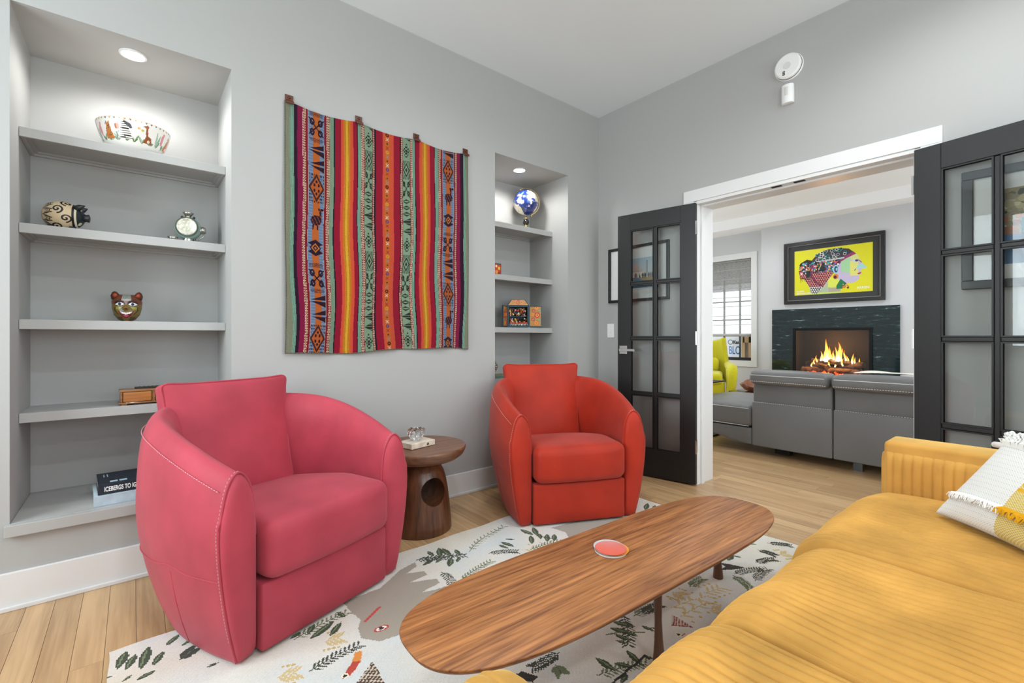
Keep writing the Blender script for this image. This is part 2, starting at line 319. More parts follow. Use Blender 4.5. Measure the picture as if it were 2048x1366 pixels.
# ------------------------------------------------------------------ floor: oak planks
oak = woodmat('oak_floor', '#a17e58', '#d2ae80', 'Y', 70, 0.36, 0.15, perobj=True, amount=0.75)
fl = struct('floor'); PW = 0.083; GAP = 0.0012
G().box((-2.0, -2.4, -.06), (7.4, 4.9, -.014)).build('subfloor', mat('subfloor', '#5d4a33', 0.8), fl)
pm = G().box((0, 0, -.014), (PW-GAP, 1.0, 0)).build('plank', oak, fl, bevel=0.0); pmesh = pm.data; bpy.data.objects.remove(pm)
def seen(x, y0, y1):
    if x < 3.1: return (-0.95 < x and y1 > 1.55 and y0 < 2.62) or (x > 2.4 and y1 > 0.35)
    return x < 4.5 and y1 > 0.1 and y0 < 3.3
rest = G(); npl = 0; rr = random.Random(3); x = -1.9; ci = 0
while x < 7.1:
    ylo, yhi = (-2.3, 2.632) if x < 3.25 else (-1.2, 4.8)
    y = ylo - rr.random()*1.2
    while y < yhi:
        ln = rr.uniform(0.55, 1.5); a, b = max(y, ylo), min(y+ln, yhi); y += ln
        if b-a < 0.02: continue
        if seen(x, a, b) and npl < 298:
            o = bpy.data.objects.new('plank', pmesh); C.objects.link(o); o.parent = fl; o.location = (x, a, 0); o.scale = (1, b-a-GAP, 1); npl += 1
        else: rest.box((x, a, -.014), (x+PW-GAP, b-GAP, 0))
    x += PW
tag(rest.build('plank_field', woodmat('oak_floor_rest', '#a17e58', '#d2ae80', 'Y', 70, 0.36, 0.15, amount=0.75), fl), kind='stuff')
# ------------------------------------------------------------------ baseboards and door casing
def baseboard(name, segs):
    r = struct(name)
    for a, b in segs:
        G().box(a, b).build('board', M_trim, r, bevel=.003)
    return r
baseboard('baseboard_left', [((-1.9, YA-.015, 0.0), (3.105, YA, .145)), ((-1.9, YA-.027, 0.0), (3.105, YA-.015, .018))])
baseboard('baseboard_right', [((XB-.015, 1.83, 0), (XB, YA-.028, .145)), ((XB-.015, -2.3, 0), (XB, .425, .145))])
baseboard('baseboard_side', [((-1.9, -2.3, 0), (-1.885, YA-.028, .145))]); baseboard('baseboard_rear', [((-1.88, -2.3, 0), (3.1, -2.285, .145))])
baseboard('baseboard_far', [((XW-.015, 2.895, 0), (XW, 4.8, .14)), ((XF-.015, -1.2, 0), (XF, 1.32, .14)), ((XF-.015, 2.74, 0), (XF, 2.89, .14))])
r = struct('trim_1')     # casing and jamb of the double doors
CT = 2.112
G().box((XB-.012, OY0-.088, OZ+.004), (XB, OY1+.082, CT)).build('head_casing', M_trim, r, bevel=.002)
G().box((XB-.012, OY1+.004, 0), (XB, OY1+.082, OZ+.004)).build('side_casing', M_trim, r, bevel=.002)
G().box((XB-.012, OY0-.088, 0), (XB, OY0-.004, OZ+.004)).build('side_casing', M_trim, r, bevel=.002)
g = G(); g.box((XB-.006, OY1-.018, 0), (3.345, OY1+.004, OZ)); g.build('jamb', M_trim, r, bevel=.0015)
g = G(); g.box((XB-.006, OY0-.004, 0), (3.345, OY0+.018, OZ)); g.build('jamb', M_trim, r, bevel=.0015)
g = G(); g.box((XB-.006, OY0+.018, OZ-.018), (3.345, OY1-.018, OZ+.004)); g.build('head_jamb', M_trim, r, bevel=.0015)
g = G(); g.box((3.165, OY1-.031, 0), (3.20, OY1-.018, OZ-.018)); g.box((3.165, OY0+.018, 0), (3.20, OY0+.031, OZ-.018)); g.box((3.165, OY0+.031, OZ-.031), (3.20, OY1-.031, OZ-.018)); g.build('door_stop', M_trim, r, bevel=.0015)
g = G()
for y in (1.205, 1.075): g.box((3.128, y-.03, OZ-.0195), (3.156, y+.03, OZ-.017))
g.build('strike_plate', M_dark, r)
g = G(); g.box((3.345, OY1-.012, 0), (3.357, OY1+.075, CT)); g.box((3.345, OY0-.075, 0), (3.357, OY0+.012, CT)); g.box((3.345, OY0+.012, OZ-.01), (3.357, OY1-.012, CT)); g.build('far_casing', M_trim, r, bevel=.002)
# ------------------------------------------------------------------ french doors
pane_glass = glassmat('door_glass', (0.97, 0.985, 0.98), .85)
def door(name, hx, hy, dirv, lab, lever):
    rz = math.atan2(dirv[1], dirv[0]); r = struct(name, (hx, hy, 0), rz)
    s = 1 if lever else -1                       # local +y*s is the face turned to the room
    Wd, z0, z1, T = 0.60, 0.012, 2.008, 0.035; st = .105; tr = .125; br = .20; mu = .022
    ya, yb = (-T, 0) if s > 0 else (0, T)
    g = G(); g.box((0, ya, z0), (st, yb, z1)); g.box((Wd-st, ya, z0), (Wd, yb, z1)); g.box((st, ya, z1-tr), (Wd-st, yb, z1)); g.box((st, ya, z0), (Wd-st, yb, z0+br)); g.build('door_frame', M_black, r, bevel=.002)
    gz0, gz1 = z0+br, z1-tr; ph = (gz1-gz0-3*mu)/4; pw = (Wd-2*st-mu)/2; yi0, yi1 = ya+.006, yb-.006
    G().box((Wd/2-mu/2, yi0, gz0), (Wd/2+mu/2, yi1, gz1)).build('muntin', M_black, r, bevel=.004)
    for k in range(3):
        zz = gz0+(k+1)*ph+k*mu
        for x0 in (st, Wd/2+mu/2): G().box((x0, yi0, zz), (x0+pw, yi1, zz+mu)).build('muntin', M_black, r, bevel=.004)
    ym = (ya+yb)/2
    for k in range(4):
        for x0 in (st, Wd/2+mu/2):
            zz = gz0+k*(ph+mu); pn = G().box((x0, ym-.0025, zz), (x0+pw, ym+.0025, zz+ph)).build('pane', pane_glass, r)
            b = G(); q = .007
            for sy in (ya+.004, yb-.010): b.box((x0, sy, zz), (x0+q, sy+.006, zz+ph)); b.box((x0+pw-q, sy, zz), (x0+pw, sy+.006, zz+ph)); b.box((x0+q, sy, zz), (x0+pw-q, sy+.006, zz+q)); b.box((x0+q, sy, zz+ph-q), (x0+pw-q, sy+.006, zz+ph))
            b.build('glazing_bead', M_black, pn)
    for zz in (.28, 1.05, 1.83):
        h = G(); yc = ym; h.box((-.0025, ya+.002, zz-.045), (.0005, yb-.002, zz+.045)); h.lathe([(.006, -.048), (.006, .048)], (-.004, (yb if s > 0 else ya)*1.0+.002*s, zz), 10)
        h.build('hinge', M_chrome, r)
    if lever:
        f = yb
        ro = G().box((Wd-.082, f, .925), (Wd-.018, f+.009, .99)).build('rosette', M_chrome, r, bevel=.002)
        h = G(); h.lathe([(.011, 0), (.011, .045)], (Wd-.05, f+.009, .957), 12, 'Y'); h.box((Wd-.165, f+.046, .947), (Wd-.038, f+.058, .967)); h.build('lever_handle', M_chrome, ro, bevel=.002)
        G().box((Wd-.002, ym-.011, .93), (Wd+.001, ym+.011, .985)).build('latch_plate', M_chrome, r)
    return r
def udir(d): return (-math.sin(math.radians(d)), math.cos(math.radians(d)))
door('door_1', 3.075, 1.712, udir(11.0), '', True)
a = math.radians(9.7); door('door_2', 3.075, .529, (-math.sin(a), -math.cos(a)), '', False)
# ------------------------------------------------------------------ niche shelves
order = ['topmost', 'second', 'third', 'fourth', 'bottom']
def shelf(x0, x1, zt, lab, cleat=True):
    r = thing('wall_shelf', lab, 'shelf', ((x0+x1)/2, 2.95, zt)); w = (x1-x0)/2-.001; yf = 2.812-2.95
    G().box((-w, yf+.02, -.020), (w, NY-2.95-.001, 0)).build('shelf_board', M_shelfp, r)
    G().box((-w, yf, -SH+.005), (w, yf+.02, 0)).build('fascia', M_shelfp, r, bevel=.0015)
    c = G(); zb = -.020
    for k, (d, hgt) in enumerate([(.028, .009), (.014, .019)]):
        c.box((-w, yf+.02, zb-hgt), (-w+d, NY-2.95-.001, zb)); c.box((w-d, yf+.02, zb-hgt), (w, NY-2.95-.001, zb)); c.box((-w+d, NY-2.95-d, zb-hgt), (w-d, NY-2.95-.001, zb))
    c.build('shelf_cleat', M_shelfp, r)
    return r
SZ = [1.945, 1.540, 1.133, 0.737]
what = [('holding the painted bowl', 'holding the patterned animal and green flask', 'holding the painted mask', 'holding the small wooden box'),
        ('holding the blue globe', 'holding only the small red box', 'holding the painted wooden retablo', 'holding the round patterned plate')]
for ni, (a, nm) in enumerate([(N1, 'left niche'), (N2, 'right niche')]):
    for k, z in enumerate(SZ):
        shelf(a[0], a[1], z, f'grey painted {order[k]} shelf of the {nm}, {what[ni][k]}')
    r = thing('niche_sill', f'thick grey bottom ledge of the {nm}, projecting past the wall'+(', under the books' if ni == 0 else ', behind the orange-lit red armchair'), 'shelf', ((a[0]+a[1])/2, 2.95, .331))
    w = (a[1]-a[0])/2; G().box((-w+.001, YA-2.95, -.045), (w-.001, NY-2.951, 0)).build('ledge', M_shelfp, r, bevel=.0015)
    G().box((-w-.012, YA-.03-2.95, -.045), (w+.012, YA-2.95-.0005, 0)).build('nosing', M_shelfp, r, bevel=.002)
    t = thing('recessed_light', f'glowing round recessed light in the top of the {nm}', 'light', ((0.0 if ni == 0 else 2.352), 2.784, NT-.001))
    G().lathe([(.052, .0), (.052, -.005), (.044, -.006), (.044, .0)], n=32, close=False).build('trim_ring', M_trim, t, smooth=True, auto=30)
    G().lathe([(.044, -.003), (.0001, -.0035)], n=32, close=False).build('lens', mat('lamp_lens', '#ffffff', .5, emit=('#fffaf2', 9)), t)
for k, p in enumerate([(0.3, 0.2), (2.3, 0.2), (0.3, -1.4), (2.3, -1.4), (1.3, 1.3)]):
    t = thing('ceiling_can', 'round white recessed can light in the ceiling '+['above the chaise end of the mustard sofa', 'above the far end of the mustard sofa', 'by the rear wall near the side window', 'by the rear wall near the right wall', 'above the coffee table'][k], 'light', (p[0], p[1], CZ), group='recessed ceiling lights')
    G().lathe([(.075, -.001), (.075, -.006), (.06, -.006), (.055, -.001)], n=28, close=False).build('trim_ring', M_trim, t)
# rug motif outlines, in metres on the floor
LEAVES = [[(-0.037, 1.915), (-0.023, 2.006)], [(-0.014, 1.891), (0.003, 1.968)], [(0.024, 1.865), (0.037, 1.987)], [(0.054, 1.862), (0.079, 1.928)], [(0.083, 1.954), (0.123, 2.007)], [(0.126, 1.925), (0.161, 1.951)], [(-0.087, 1.892), (-0.045, 1.886)], [(-0.023, 1.835), (0.002, 1.853)], [(0.007, 1.815), (0.06, 1.831)], [(0.47, 1.686), (0.57, 1.739)], [(0.469, 1.718), (0.508, 1.766)], [(0.532, 1.661), (0.588, 1.715)], [(0.415, 1.725), (0.456, 1.748)], [(0.598, 1.785), (0.61, 1.731)], [(0.175, 1.752), (0.21, 1.755)], [(0.142, 1.866), (0.16, 1.88)], [(1.113, 1.949), (1.11, 2.017)], [(1.137, 1.923), (1.17, 2.014)], [(1.18, 1.899), (1.182, 1.998)], [(1.217, 1.877), (1.23, 1.947)], [(1.1, 1.925), (1.033, 1.896)], [(1.135, 1.909), (1.088, 1.886)], [(1.171, 1.885), (1.112, 1.817)], [(1.206, 1.868), (1.162, 1.831)], [(1.642, 1.795), (1.704, 1.896)], [(1.558, 1.749), (1.618, 1.824)], [(1.63, 1.758), (1.671, 1.814)], [(1.638, 1.713), (1.697, 1.783)], [(1.673, 1.697), (1.727, 1.759)], [(1.634, 1.919), (1.634, 1.818)], [(2.4, 1.659), (2.508, 1.719)], [(2.448, 1.634), (2.514, 1.668)], [(2.481, 1.606), (2.542, 1.631)], [(1.332, 1.063), (1.366, 0.991)], [(1.367, 1.081), (1.406, 1.011)], [(1.316, 1.032), (1.328, 0.972)], [(1.292, 1.009), (1.309, 0.97)], [(1.353, 1.016), (1.366, 0.969)], [(1.398, 1.04), (1.393, 1.01)], [(1.171, 1.002), (1.165, 0.922)], [(1.273, 0.956), (1.251, 0.887)], [(1.19, 0.949), (1.224, 0.895)], [(1.288, 0.906), (1.309, 0.87)], [(1.138, 0.877), (1.184, 0.889)], [(1.431, 0.998), (1.432, 0.952)], [(1.383, 0.907), (1.428, 0.94)], [(1.455, 1.87), (1.467, 1.785)], [(1.494, 1.885), (1.523, 1.845)], [(1.425, 1.848), (1.433, 1.784)], [(2.155, 1.042), (2.24, 1.058)], [(1.292, 0.903), (1.296, 0.876)], [(2.222, 1.056), (2.234, 1.011)], [(1.394, 0.922), (1.442, 0.937)], [(1.429, 1.002), (1.429, 0.958)], [(1.44, 0.973), (1.466, 0.947)]]
SPRIGS = [[(1.029, 1.965), (1.225, 1.862)], [(1.089, 1.679), (1.285, 1.729)], [(1.06, 1.793), (1.031, 1.643)], [(1.27, 1.875), (1.574, 2.004)], [(1.326, 1.801), (1.44, 1.736)], [(1.508, 1.708), (1.707, 1.664)], [(1.108, 0.94), (1.263, 0.877)], [(1.435, 1.091), (1.304, 0.971)], [(1.457, 1.057), (1.587, 1.036)], [(1.097, 1.088), (0.983, 1.094)], [(1.045, 1.055), (1.035, 1.017)], [(1.14, 1.637), (1.251, 1.637)], [(0.426, 1.521), (0.59, 1.545)], [(0.427, 1.715), (0.616, 1.756)], [(1.024, 1.961), (1.161, 1.883)], [(0.045, 2.194), (0.092, 2.293)], [(0.121, 1.844), (0.162, 1.878)], [(2.229, 0.949), (2.327, 0.902)], [(2.375, 0.993), (2.376, 0.921)], [(2.489, 1.002), (2.545, 0.918)], [(2.034, 0.955), (1.989, 0.868)], [(2.05, 0.957), (2.179, 0.911)], [(2.065, 0.874), (2.207, 0.888)], [(1.805, 1.032), (1.906, 1.031)], [(1.492, 1.049), (1.589, 1.036)], [(2.383, 1.079), (2.427, 1.053)]]
GOLD = [[(1.716, 1.053), (1.722, 1.01)], [(1.611, 0.995), (1.801, 0.946)], [(1.581, 0.944), (1.756, 0.923)], [(1.803, 0.97), (1.896, 0.945)], [(1.701, 0.889), (1.744, 0.864)], [(2.403, 0.907), (2.435, 0.89)], [(1.477, 1.734), (1.69, 1.647)], [(1.258, 1.631), (1.336, 1.626)], [(1.452, 1.645), (1.556, 1.641)], [(0.346, 1.556), (0.394, 1.538)], [(0.508, 1.643), (0.558, 1.627)]]
HIPPO = [(0.642, 1.829), (0.797, 1.844), (0.926, 1.925), (1.016, 1.947), (1.006, 1.907), (0.94, 1.88), (1.009, 1.846), (1.0, 1.809), (0.904, 1.807), (0.947, 1.787), (1.012, 1.755), (1.009, 1.716), (0.913, 1.705), (0.962, 1.684), (1.019, 1.677), (1.013, 1.643), (0.934, 1.636), (0.872, 1.628), (0.827, 1.593), (0.827, 1.514), (0.724, 1.506), (0.656, 1.517), (0.617, 1.576), (0.629, 1.638), (0.651, 1.677), (0.637, 1.749)]
HIPEYE = [(0.694, 1.581), (0.698, 1.678)]
GREY2 = [(1.769, 1.834), (1.79, 1.74), (1.718, 1.6), (2.082, 1.603), (2.305, 1.596), (2.462, 1.598), (2.046, 1.788)]
SHEEP = [(0.88, 1.579), (0.918, 1.608), (0.963, 1.599), (0.976, 1.565), (0.934, 1.552), (0.893, 1.527)]
BIRD1 = [(0.49, 1.429), (0.521, 1.463), (0.544, 1.487), (0.569, 1.522), (0.591, 1.515), (0.565, 1.47), (0.541, 1.447), (0.511, 1.427)]
BIRD2 = [(1.487, 0.905), (1.487, 0.887), (1.515, 0.878), (1.484, 0.88), (1.474, 0.893)]
CONE1 = [(0.518, 1.384), (0.592, 1.442), (0.594, 1.322)]
CONE2 = [(1.571, 0.973), (1.559, 0.881), (1.506, 0.938)]
BLACKS = [[(0.91, 1.108), (0.941, 1.105), (0.971, 1.052), (0.942, 1.048), (0.921, 1.071)], [(2.107, 1.057), (2.127, 1.017), (2.146, 0.957), (2.082, 0.983), (2.04, 1.017), (2.088, 1.016)]]
TS = [0.0015, 0.0232, 0.0391, 0.0541, 0.0765, 0.0919, 0.1011, 0.1758, 0.1854, 0.1999, 0.2203, 0.2262, 0.255, 0.267, 0.3005, 0.3149, 0.3335, 0.3377, 0.3545, 0.3715, 0.4156, 0.4244, 0.4321, 0.4687, 0.4799, 0.5083, 0.5314, 0.5664, 0.5712, 0.5806, 0.6263, 0.6385, 0.6532, 0.6582, 0.6805, 0.6956, 0.7324, 0.7453, 0.7725, 0.7765, 0.7975, 0.8148, 0.8255, 0.902, 0.9103, 0.9215, 0.9441, 0.9669, 0.9813, 1.0016]
# ------------------------------------------------------------------ rug
def rugprint():
    Wd, Hd = 2.60, 1.83; cv = Canvas(620, 436, Wd, Hd, '#d8d3c8'); a0 = math.radians(2.3); ox, oy = -0.065, 2.035
    ca, sa = math.cos(a0), math.sin(a0)
    def T(p): dx, dy = p[0]-ox, p[1]-oy; return (dx*ca+dy*sa, Hd+(-dx*sa+dy*ca))
    rs = np.random.RandomState(4)
    # cloudy dyed ground: pale blue, cream and sand drifts
    n = np.zeros((436, 620))
    for s, w in ((5, 1), (11, .6), (24, .35)):
        q = rs.rand(int(s*1.4)+3, int(s*2)+3); yy = np.linspace(0, q.shape[0]-1.01, 436); xx = np.linspace(0, q.shape[1]-1.01, 620); yi = yy.astype(int); xi = xx.astype(int); fy = (yy-yi)[:, None]; fx = (xx-xi)[None]
        n += w*((q[yi][:, xi]*(1-fx)+q[yi][:, xi+1]*fx)*(1-fy)+(q[yi+1][:, xi]*(1-fx)+q[yi+1][:, xi+1]*fx)*fy)
    n = (n-n.min())/(n.max()-n.min()); A, B, D = [np.array(lin(c)) for c in ('#cdd6d9', '#dcd9d0', '#d9d0bd')]
    k = np.clip(n*2, 0, 1)[..., None]; k2 = np.clip(n*2-1, 0, 1)[..., None]; cv.a[:] = (A*(1-k)+B*k)*(1-k2)+D*k2
    cv.a *= (0.96+0.08*rs.rand(436, 620))[..., None]
    P = lambda L: [T(p) for p in L]
    cv.poly(P(HIPPO), '#a39a8c'); cv.poly(P(GREY2), '#a09b90'); cv.poly(P(SHEEP), '#a29e96')
    for p in HIPEYE[:1]: q = T(p); cv.ell(*q, .028, .016, '#b9423c'); cv.ell(*q, .02, .010, '#efe9dc'); cv.ell(*q, .009, .009, '#231a15')
    cv.line(P([(0.66, 1.655), (0.70, 1.685), (0.735, 1.71)]), .012, '#c4413f'); cv.line(P([(0.895, 1.55), (0.915, 1.56)]), .02, '#b6383a')
    for c in GOLD:
        b, t = T(c[0]), T(c[1]); d = np.subtract(t, b); l = np.hypot(*d)+1e-6; nn = np.array([-d[1], d[0]])/l; cv.line([b, t], .004, '#cbb47c')
        for i in range(7):
            q = np.array(b)+d*(i+.5)/7; s = 1 if i % 2 else -1; cv.leaf(q, q+nn*s*.035+d/l*.03, .0055, '#cfb883'); cv.ell(*(q+nn*s*.045), .006, .006, '#c6a961')
    for c in SPRIGS:
        b, t = np.array(T(c[0])), np.array(T(c[1])); d = t-b; l = np.hypot(*d)+1e-6; nn = np.array([-d[1], d[0]])/l; m = (b+t)/2+nn*l*.14
        Q = [(1-s)**2*b+2*s*(1-s)*m+s*s*t for s in np.linspace(0, 1, 12)]; dk = rs.rand() < .55; cv.line(Q, .004, '#4a4a3a')
        for i in range(1, 12):
            for s in (1, -1):
                q = Q[i]; cv.leaf(q, q+nn*s*.024+d/l*.020, .0036, '#33352b' if dk else '#6d7a58')
    for b, t in LEAVES: cv.leaf(T(b), T(t), min(.016, .17*math.dist(b, t)), '#35422a', '#71815a')
    cv.line(P([(1.03, 1.90), (1.13, 1.925), (1.24, 1.87)]), .006, '#33331f'); cv.line(P([(1.11, .89), (1.2, .90), (1.30, .90)]), .008, '#26251c'); cv.line(P([(1.64, 1.80), (1.66, 1.76), (1.70, 1.70)]), .006, '#33331f'); cv.line(P([(1.29, 1.05), (1.35, 1.02), (1.40, .97)]), .006, '#55683a')
    cv.poly(P(BIRD1), '#b8402e'); cv.poly(P(BIRD1[2:6]), '#dd8a3a'); q = T((.503, 1.437)); cv.ell(*q, .011, .011, '#efe3c8'); cv.ell(*q, .006, .006, '#1c1512')
    cv.poly(P(BIRD2), '#c8542e'); q = T((1.482, .892)); cv.ell(*q, .011, .011, '#efe3c8'); cv.ell(*q, .006, .006, '#1c1512')
    for L, c in ((CONE1, '#4e3629'), (CONE2, '#8e1f30')):
        cv.poly(P(L), c); M = np.array(P(L))
        for i in range(7):
            for j in range(i+1):
                w = np.array([1-(i+1)/8, (i+1)/8*(1-(j+.5)/(i+1)), (i+1)/8*(j+.5)/(i+1)]); q = w@(M[[1, 0, 2]] if L is CONE1 else M[[0, 1, 2]]); cv.leaf(q+[-.006, 0], q+[.006, .004], .0035, '#cfc3ae')
    for L in BLACKS: cv.poly(P(L), '#28221b')
    r = thing('area_rug', 'cream tufted rug with woven leaf sprigs, birds and a grey hippo, under the coffee table', 'rug', (ox, oy, 0), a0)
    m = paintmat('rug_wool', 0.95, bump=(420, .55, .003), sheen=.25, spec=.1)
    cv.mesh('pile', m, r, lambda U, V: (U*Wd+.004*np.sin(V*40), (V-1)*Hd+.004*np.sin(U*50), .0125+.0006*np.sin(U*900)*np.sin(V*700)))
    g = G(); g.box((.004, -Hd+.004, .0008), (Wd-.004, -.004, .011)); g.build('backing', mat('rug_backing', '#cfc8b8', .95), r)
rugprint()
# ------------------------------------------------------------------ armchairs
def armchair(lab, loc, deg, m_le, m_st):
    R = thing('armchair', lab, 'armchair', loc, math.radians(deg), None)
    half = [(-.372, -.352), (-.400, -.19), (-.408, 0.0), (-.378, .18), (-.28, .325), (-.14, .408), (0, .430)]
    path = cat_rom(half+[(-x, y) for x, y in half[-2::-1]], 7); n = len(path)
    tan = np.gradient(path, axis=0); tan /= np.linalg.norm(tan, axis=1)[:, None]; nor = np.stack([-tan[:, 1], tan[:, 0]], 1)   # outward
    s = np.concatenate([[0], np.cumsum(np.linalg.norm(np.diff(path, axis=0), axis=1))]); s /= s[-1]
    fr = np.minimum(s, 1-s)/.5
    ht = .615+.155*np.sin(PI/2*np.minimum(1, fr/.72))
    def prof(i):
        h = ht[i]; b = .075*fr[i]**1.3            # the back tucks in more towards the floor
        tk = .096
        return [(-.030-b, .003), (-.027-b, .014), (-.010-b*.7, .08), (.008-b*.42, .17), (.024-b*.15, .28), (.033, .38), (.034, .46), (.026, h-.13), (.014, h-.07), (.0, h-.028), (-.018, h-.006), (-.034, h), (-.052, h-.010), (-.070, h-.036), (-.084, h-.075), (-.092, h-.13), (-tk, h-.22), (-tk, .28), (-max(tk, .045+b), .014), (-max(tk, .045+b), .003)]
    V = []; m = 20
    for i in range(n):
        for d, z in prof(i):
            yf = 0.0
            if i in (0, n-1): yf = 0
            V.append((path[i, 0]+nor[i, 0]*d, path[i, 1]+nor[i, 1]*d+yf, z))
    F = [(i*m+k, i*m+(k+1) % m, (i+1)*m+(k+1) % m, (i+1)*m+k) for i in range(n-1) for k in range(m)]
    sh = G().add(V, F).build('tub_shell', m_le, R, smooth=True, auto=75)
    sb = sh.modifiers.new('subdiv', 'SUBSURF'); sb.levels = 1; sb.render_levels = 1
    for end in (0, n-1):                      # soft front panels of the arms
        L = np.array([V[end*m+k] for k in range(m)]); cen = L.mean(0); f = G(); rings = [L]
        for q, dy in ((.97, .010), (.90, .019), (.72, .026), (.4, .030)):
            rr_ = cen+(L-cen)*q; rr_[:, 1] -= dy; rings.append(rr_)
        vv = [tuple(p) for r_ in rings for p in r_]+[tuple(cen-np.array([0, .031, 0]))]
        ff = [(a*m+k, a*m+(k+1) % m, (a+1)*m+(k+1) % m, (a+1)*m+k) for a in range(len(rings)-1) for k in range(m)]+[(4*m+k, 4*m+(k+1) % m, 5*m) for k in range(m)]
        o = f.add(vv, ff).build('arm_front', m_le, R, smooth=True); q = o.modifiers.new('subdiv', 'SUBSURF'); q.levels = 1; q.render_levels = 1
        pp = G(); pts = [np.array(V[end*m+k])+np.array([0, -.002, 0]) for k in range(1, 17)]; c2 = cat_rom(pts, 5); pp.tube(c2, .0042, 6); pp.build('piping', m_le, o, smooth=True)
        st = G(); i0 = end+(1 if end == 0 else -1)
        off = np.array([V[i0*m+k] for k in range(2, 15)]); base = np.array([V[end*m+k] for k in range(2, 15)])
        line = cat_rom(base+(off-base)*.30+np.array([0, 0, .0]), 12)
        nrm = np.array([nor[end][0], nor[end][1], 0.0]); d_ = np.cumsum(np.r_[0, np.linalg.norm(np.diff(line, axis=0), axis=1)]); 
        for t in np.arange(.01, d_[-1], .0115):
            a = np.array([np.interp(t, d_, line[:, k]) for k in range(3)]); b = np.array([np.interp(t+.0068, d_, line[:, k]) for k in range(3)])
            up = np.clip((a[2]-(ht[0]-.10))/.10, 0, 1); nn = nrm*(1-up)+np.array([0, 0, 1])*up; st.tube([a+nn*.0022, b+nn*.0022], .0014, 4)
        tag(st.build('stitching', m_st, o), kind='stuff')
    # side seams with stitches along the top edge
    for sgn in (-1, 1):
        pts = []
        for i in range(1, n//2-6):
            j = i if sgn < 0 else n-1-i; d, z = prof(j)[8]; pts.append((path[j, 0]+nor[j, 0]*(d+.002), path[j, 1]+nor[j, 1]*(d+.002), z+.012))
        c2 = cat_rom(pts, 4); st = G(); d_ = np.cumsum(np.r_[0, np.linalg.norm(np.diff(c2, axis=0), axis=1)])
        for t in np.arange(.01, d_[-1]-.01, .0115):
            a = [np.interp(t, d_, c2[:, k]) for k in range(3)]; b = [np.interp(t+.0068, d_, c2[:, k]) for k in range(3)]; st.tube([a, b], .0015, 4)
        tag(st.build('stitching', m_st, sh), kind='stuff')
        for zz in (0.29,):
            pts = []
            for i in range(0, n//2-5):
                j = i if sgn < 0 else n-1-i; q_ = prof(j)[0:7]; z_ = zz-.004*i/10+.016*math.exp(-((i-10)/2.2)**2); d = np.interp(z_, [a[1] for a in q_], [a[0] for a in q_])-.0006; pts.append((path[j, 0]+nor[j, 0]*d, path[j, 1]+nor[j, 1]*d, z_))
            G().tube(pts, .0026, 6).build('side_seam', m_le, sh, smooth=True)
        j = 10 if sgn < 0 else n-11; P_ = prof(j); G().tube([(path[j, 0]+nor[j, 0]*(d-.0012), path[j, 1]+nor[j, 1]*(d-.0012), z) for d, z in P_[1:5]], .0026, 6).build('side_seam', m_le, sh, smooth=True)
    # seat cushion: front edge rolled over, sinking towards the back
    def seatfn(p, h):
        x, y, z = p; t = (y+h[1])/(2*h[1]); q = np.array([x, y, z]); 
        if z > 0: q[2] += .014*(1-(x/h[0])**2)*(1-(2*t-1)**2)-.075*max(0, t-.35)/.65
        q[1] -= .018*(1-(x/h[0])**2)*(1-t)**2
        return q
    G().rbox((0, -.06, .34), (.272, .345, .103), .05, 4, fn=seatfn).build('seat_cushion', m_le, R, smooth=True)
    def frontfn(p, h): q = np.array(p); q[1] -= .008*(1-(p[0]/h[0])**2)*(1-(p[2]/h[2])**2); return q
    G().rbox((0, -.15, .122), (.274, .222, .112), .012, 3, fn=frontfn).build('front_panel', m_le, R, smooth=True)
    # loose back cushion leaning against the tub
    def backfn(p, h):
        x, y, z = p; t = (z+h[2])/(2*h[2]); w = .89+.115*t**1.5; puff = max(0, 1-abs(x/h[0])**3)*max(0, 1-abs(2*t-1)**4)
        return np.array([x*w, y*(.55+.62*puff+.10*(1-t))+.020*math.sin(t*PI), z-.006*math.cos(x/h[0]*PI/2)*(t > .5)+.004*abs(x/h[0])**6*(t > .9)])
    b = G().rbox((0, 0, 0), (.268, .062, .262), .022, 3, fn=backfn).build('back_cushion', m_le, R, smooth=True); b.location = (-.018, .268, .596); b.rotation_euler = (math.radians(-13), 0, 0)
    pg = G(); c2 = [backfn((x, -.050, z), (.268, .062, .262)) for x, z in [(-.262, -.22), (-.265, -.1), (-.265, .1), (-.265, .2), (-.258, .255), (-.15, .259), (.15, .259), (.258, .255), (.265, .2), (.265, .1), (.265, -.1), (.262, -.22)]]
    pg.tube(cat_rom(c2, 4), .0045, 6).build('cushion_piping', m_le, b, smooth=True)
    G().lathe([(.22, .0005), (.22, .012), (.18, .02)], (0, 0.02, 0), 28).build('swivel_base', mat('black_base', '#141414', .5), R)
    return R
def leather(name, col): return mat(name, col, 0.55, spec=.25, noise=(7, .12), bump=(260, .18, .0012), sheen=.10)
armchair('pink-lit red leather tub armchair in front of the left niche', (.456, 2.134, .0125), 20.2, leather('red_leather_pink_lit', '#b03e4d'), mat('pink_thread', '#c98d95', .8))  # pinker light on this chair is put into its leather colour
armchair('orange-lit red leather tub armchair beside the black door, in front of the right niche', (2.105, 2.106, .0125), -25.2, leather('red_leather_orange_lit', '#a82a15'), mat('orange_thread', '#d08b80', .8))  # same leather, with the warmer light put into its colour
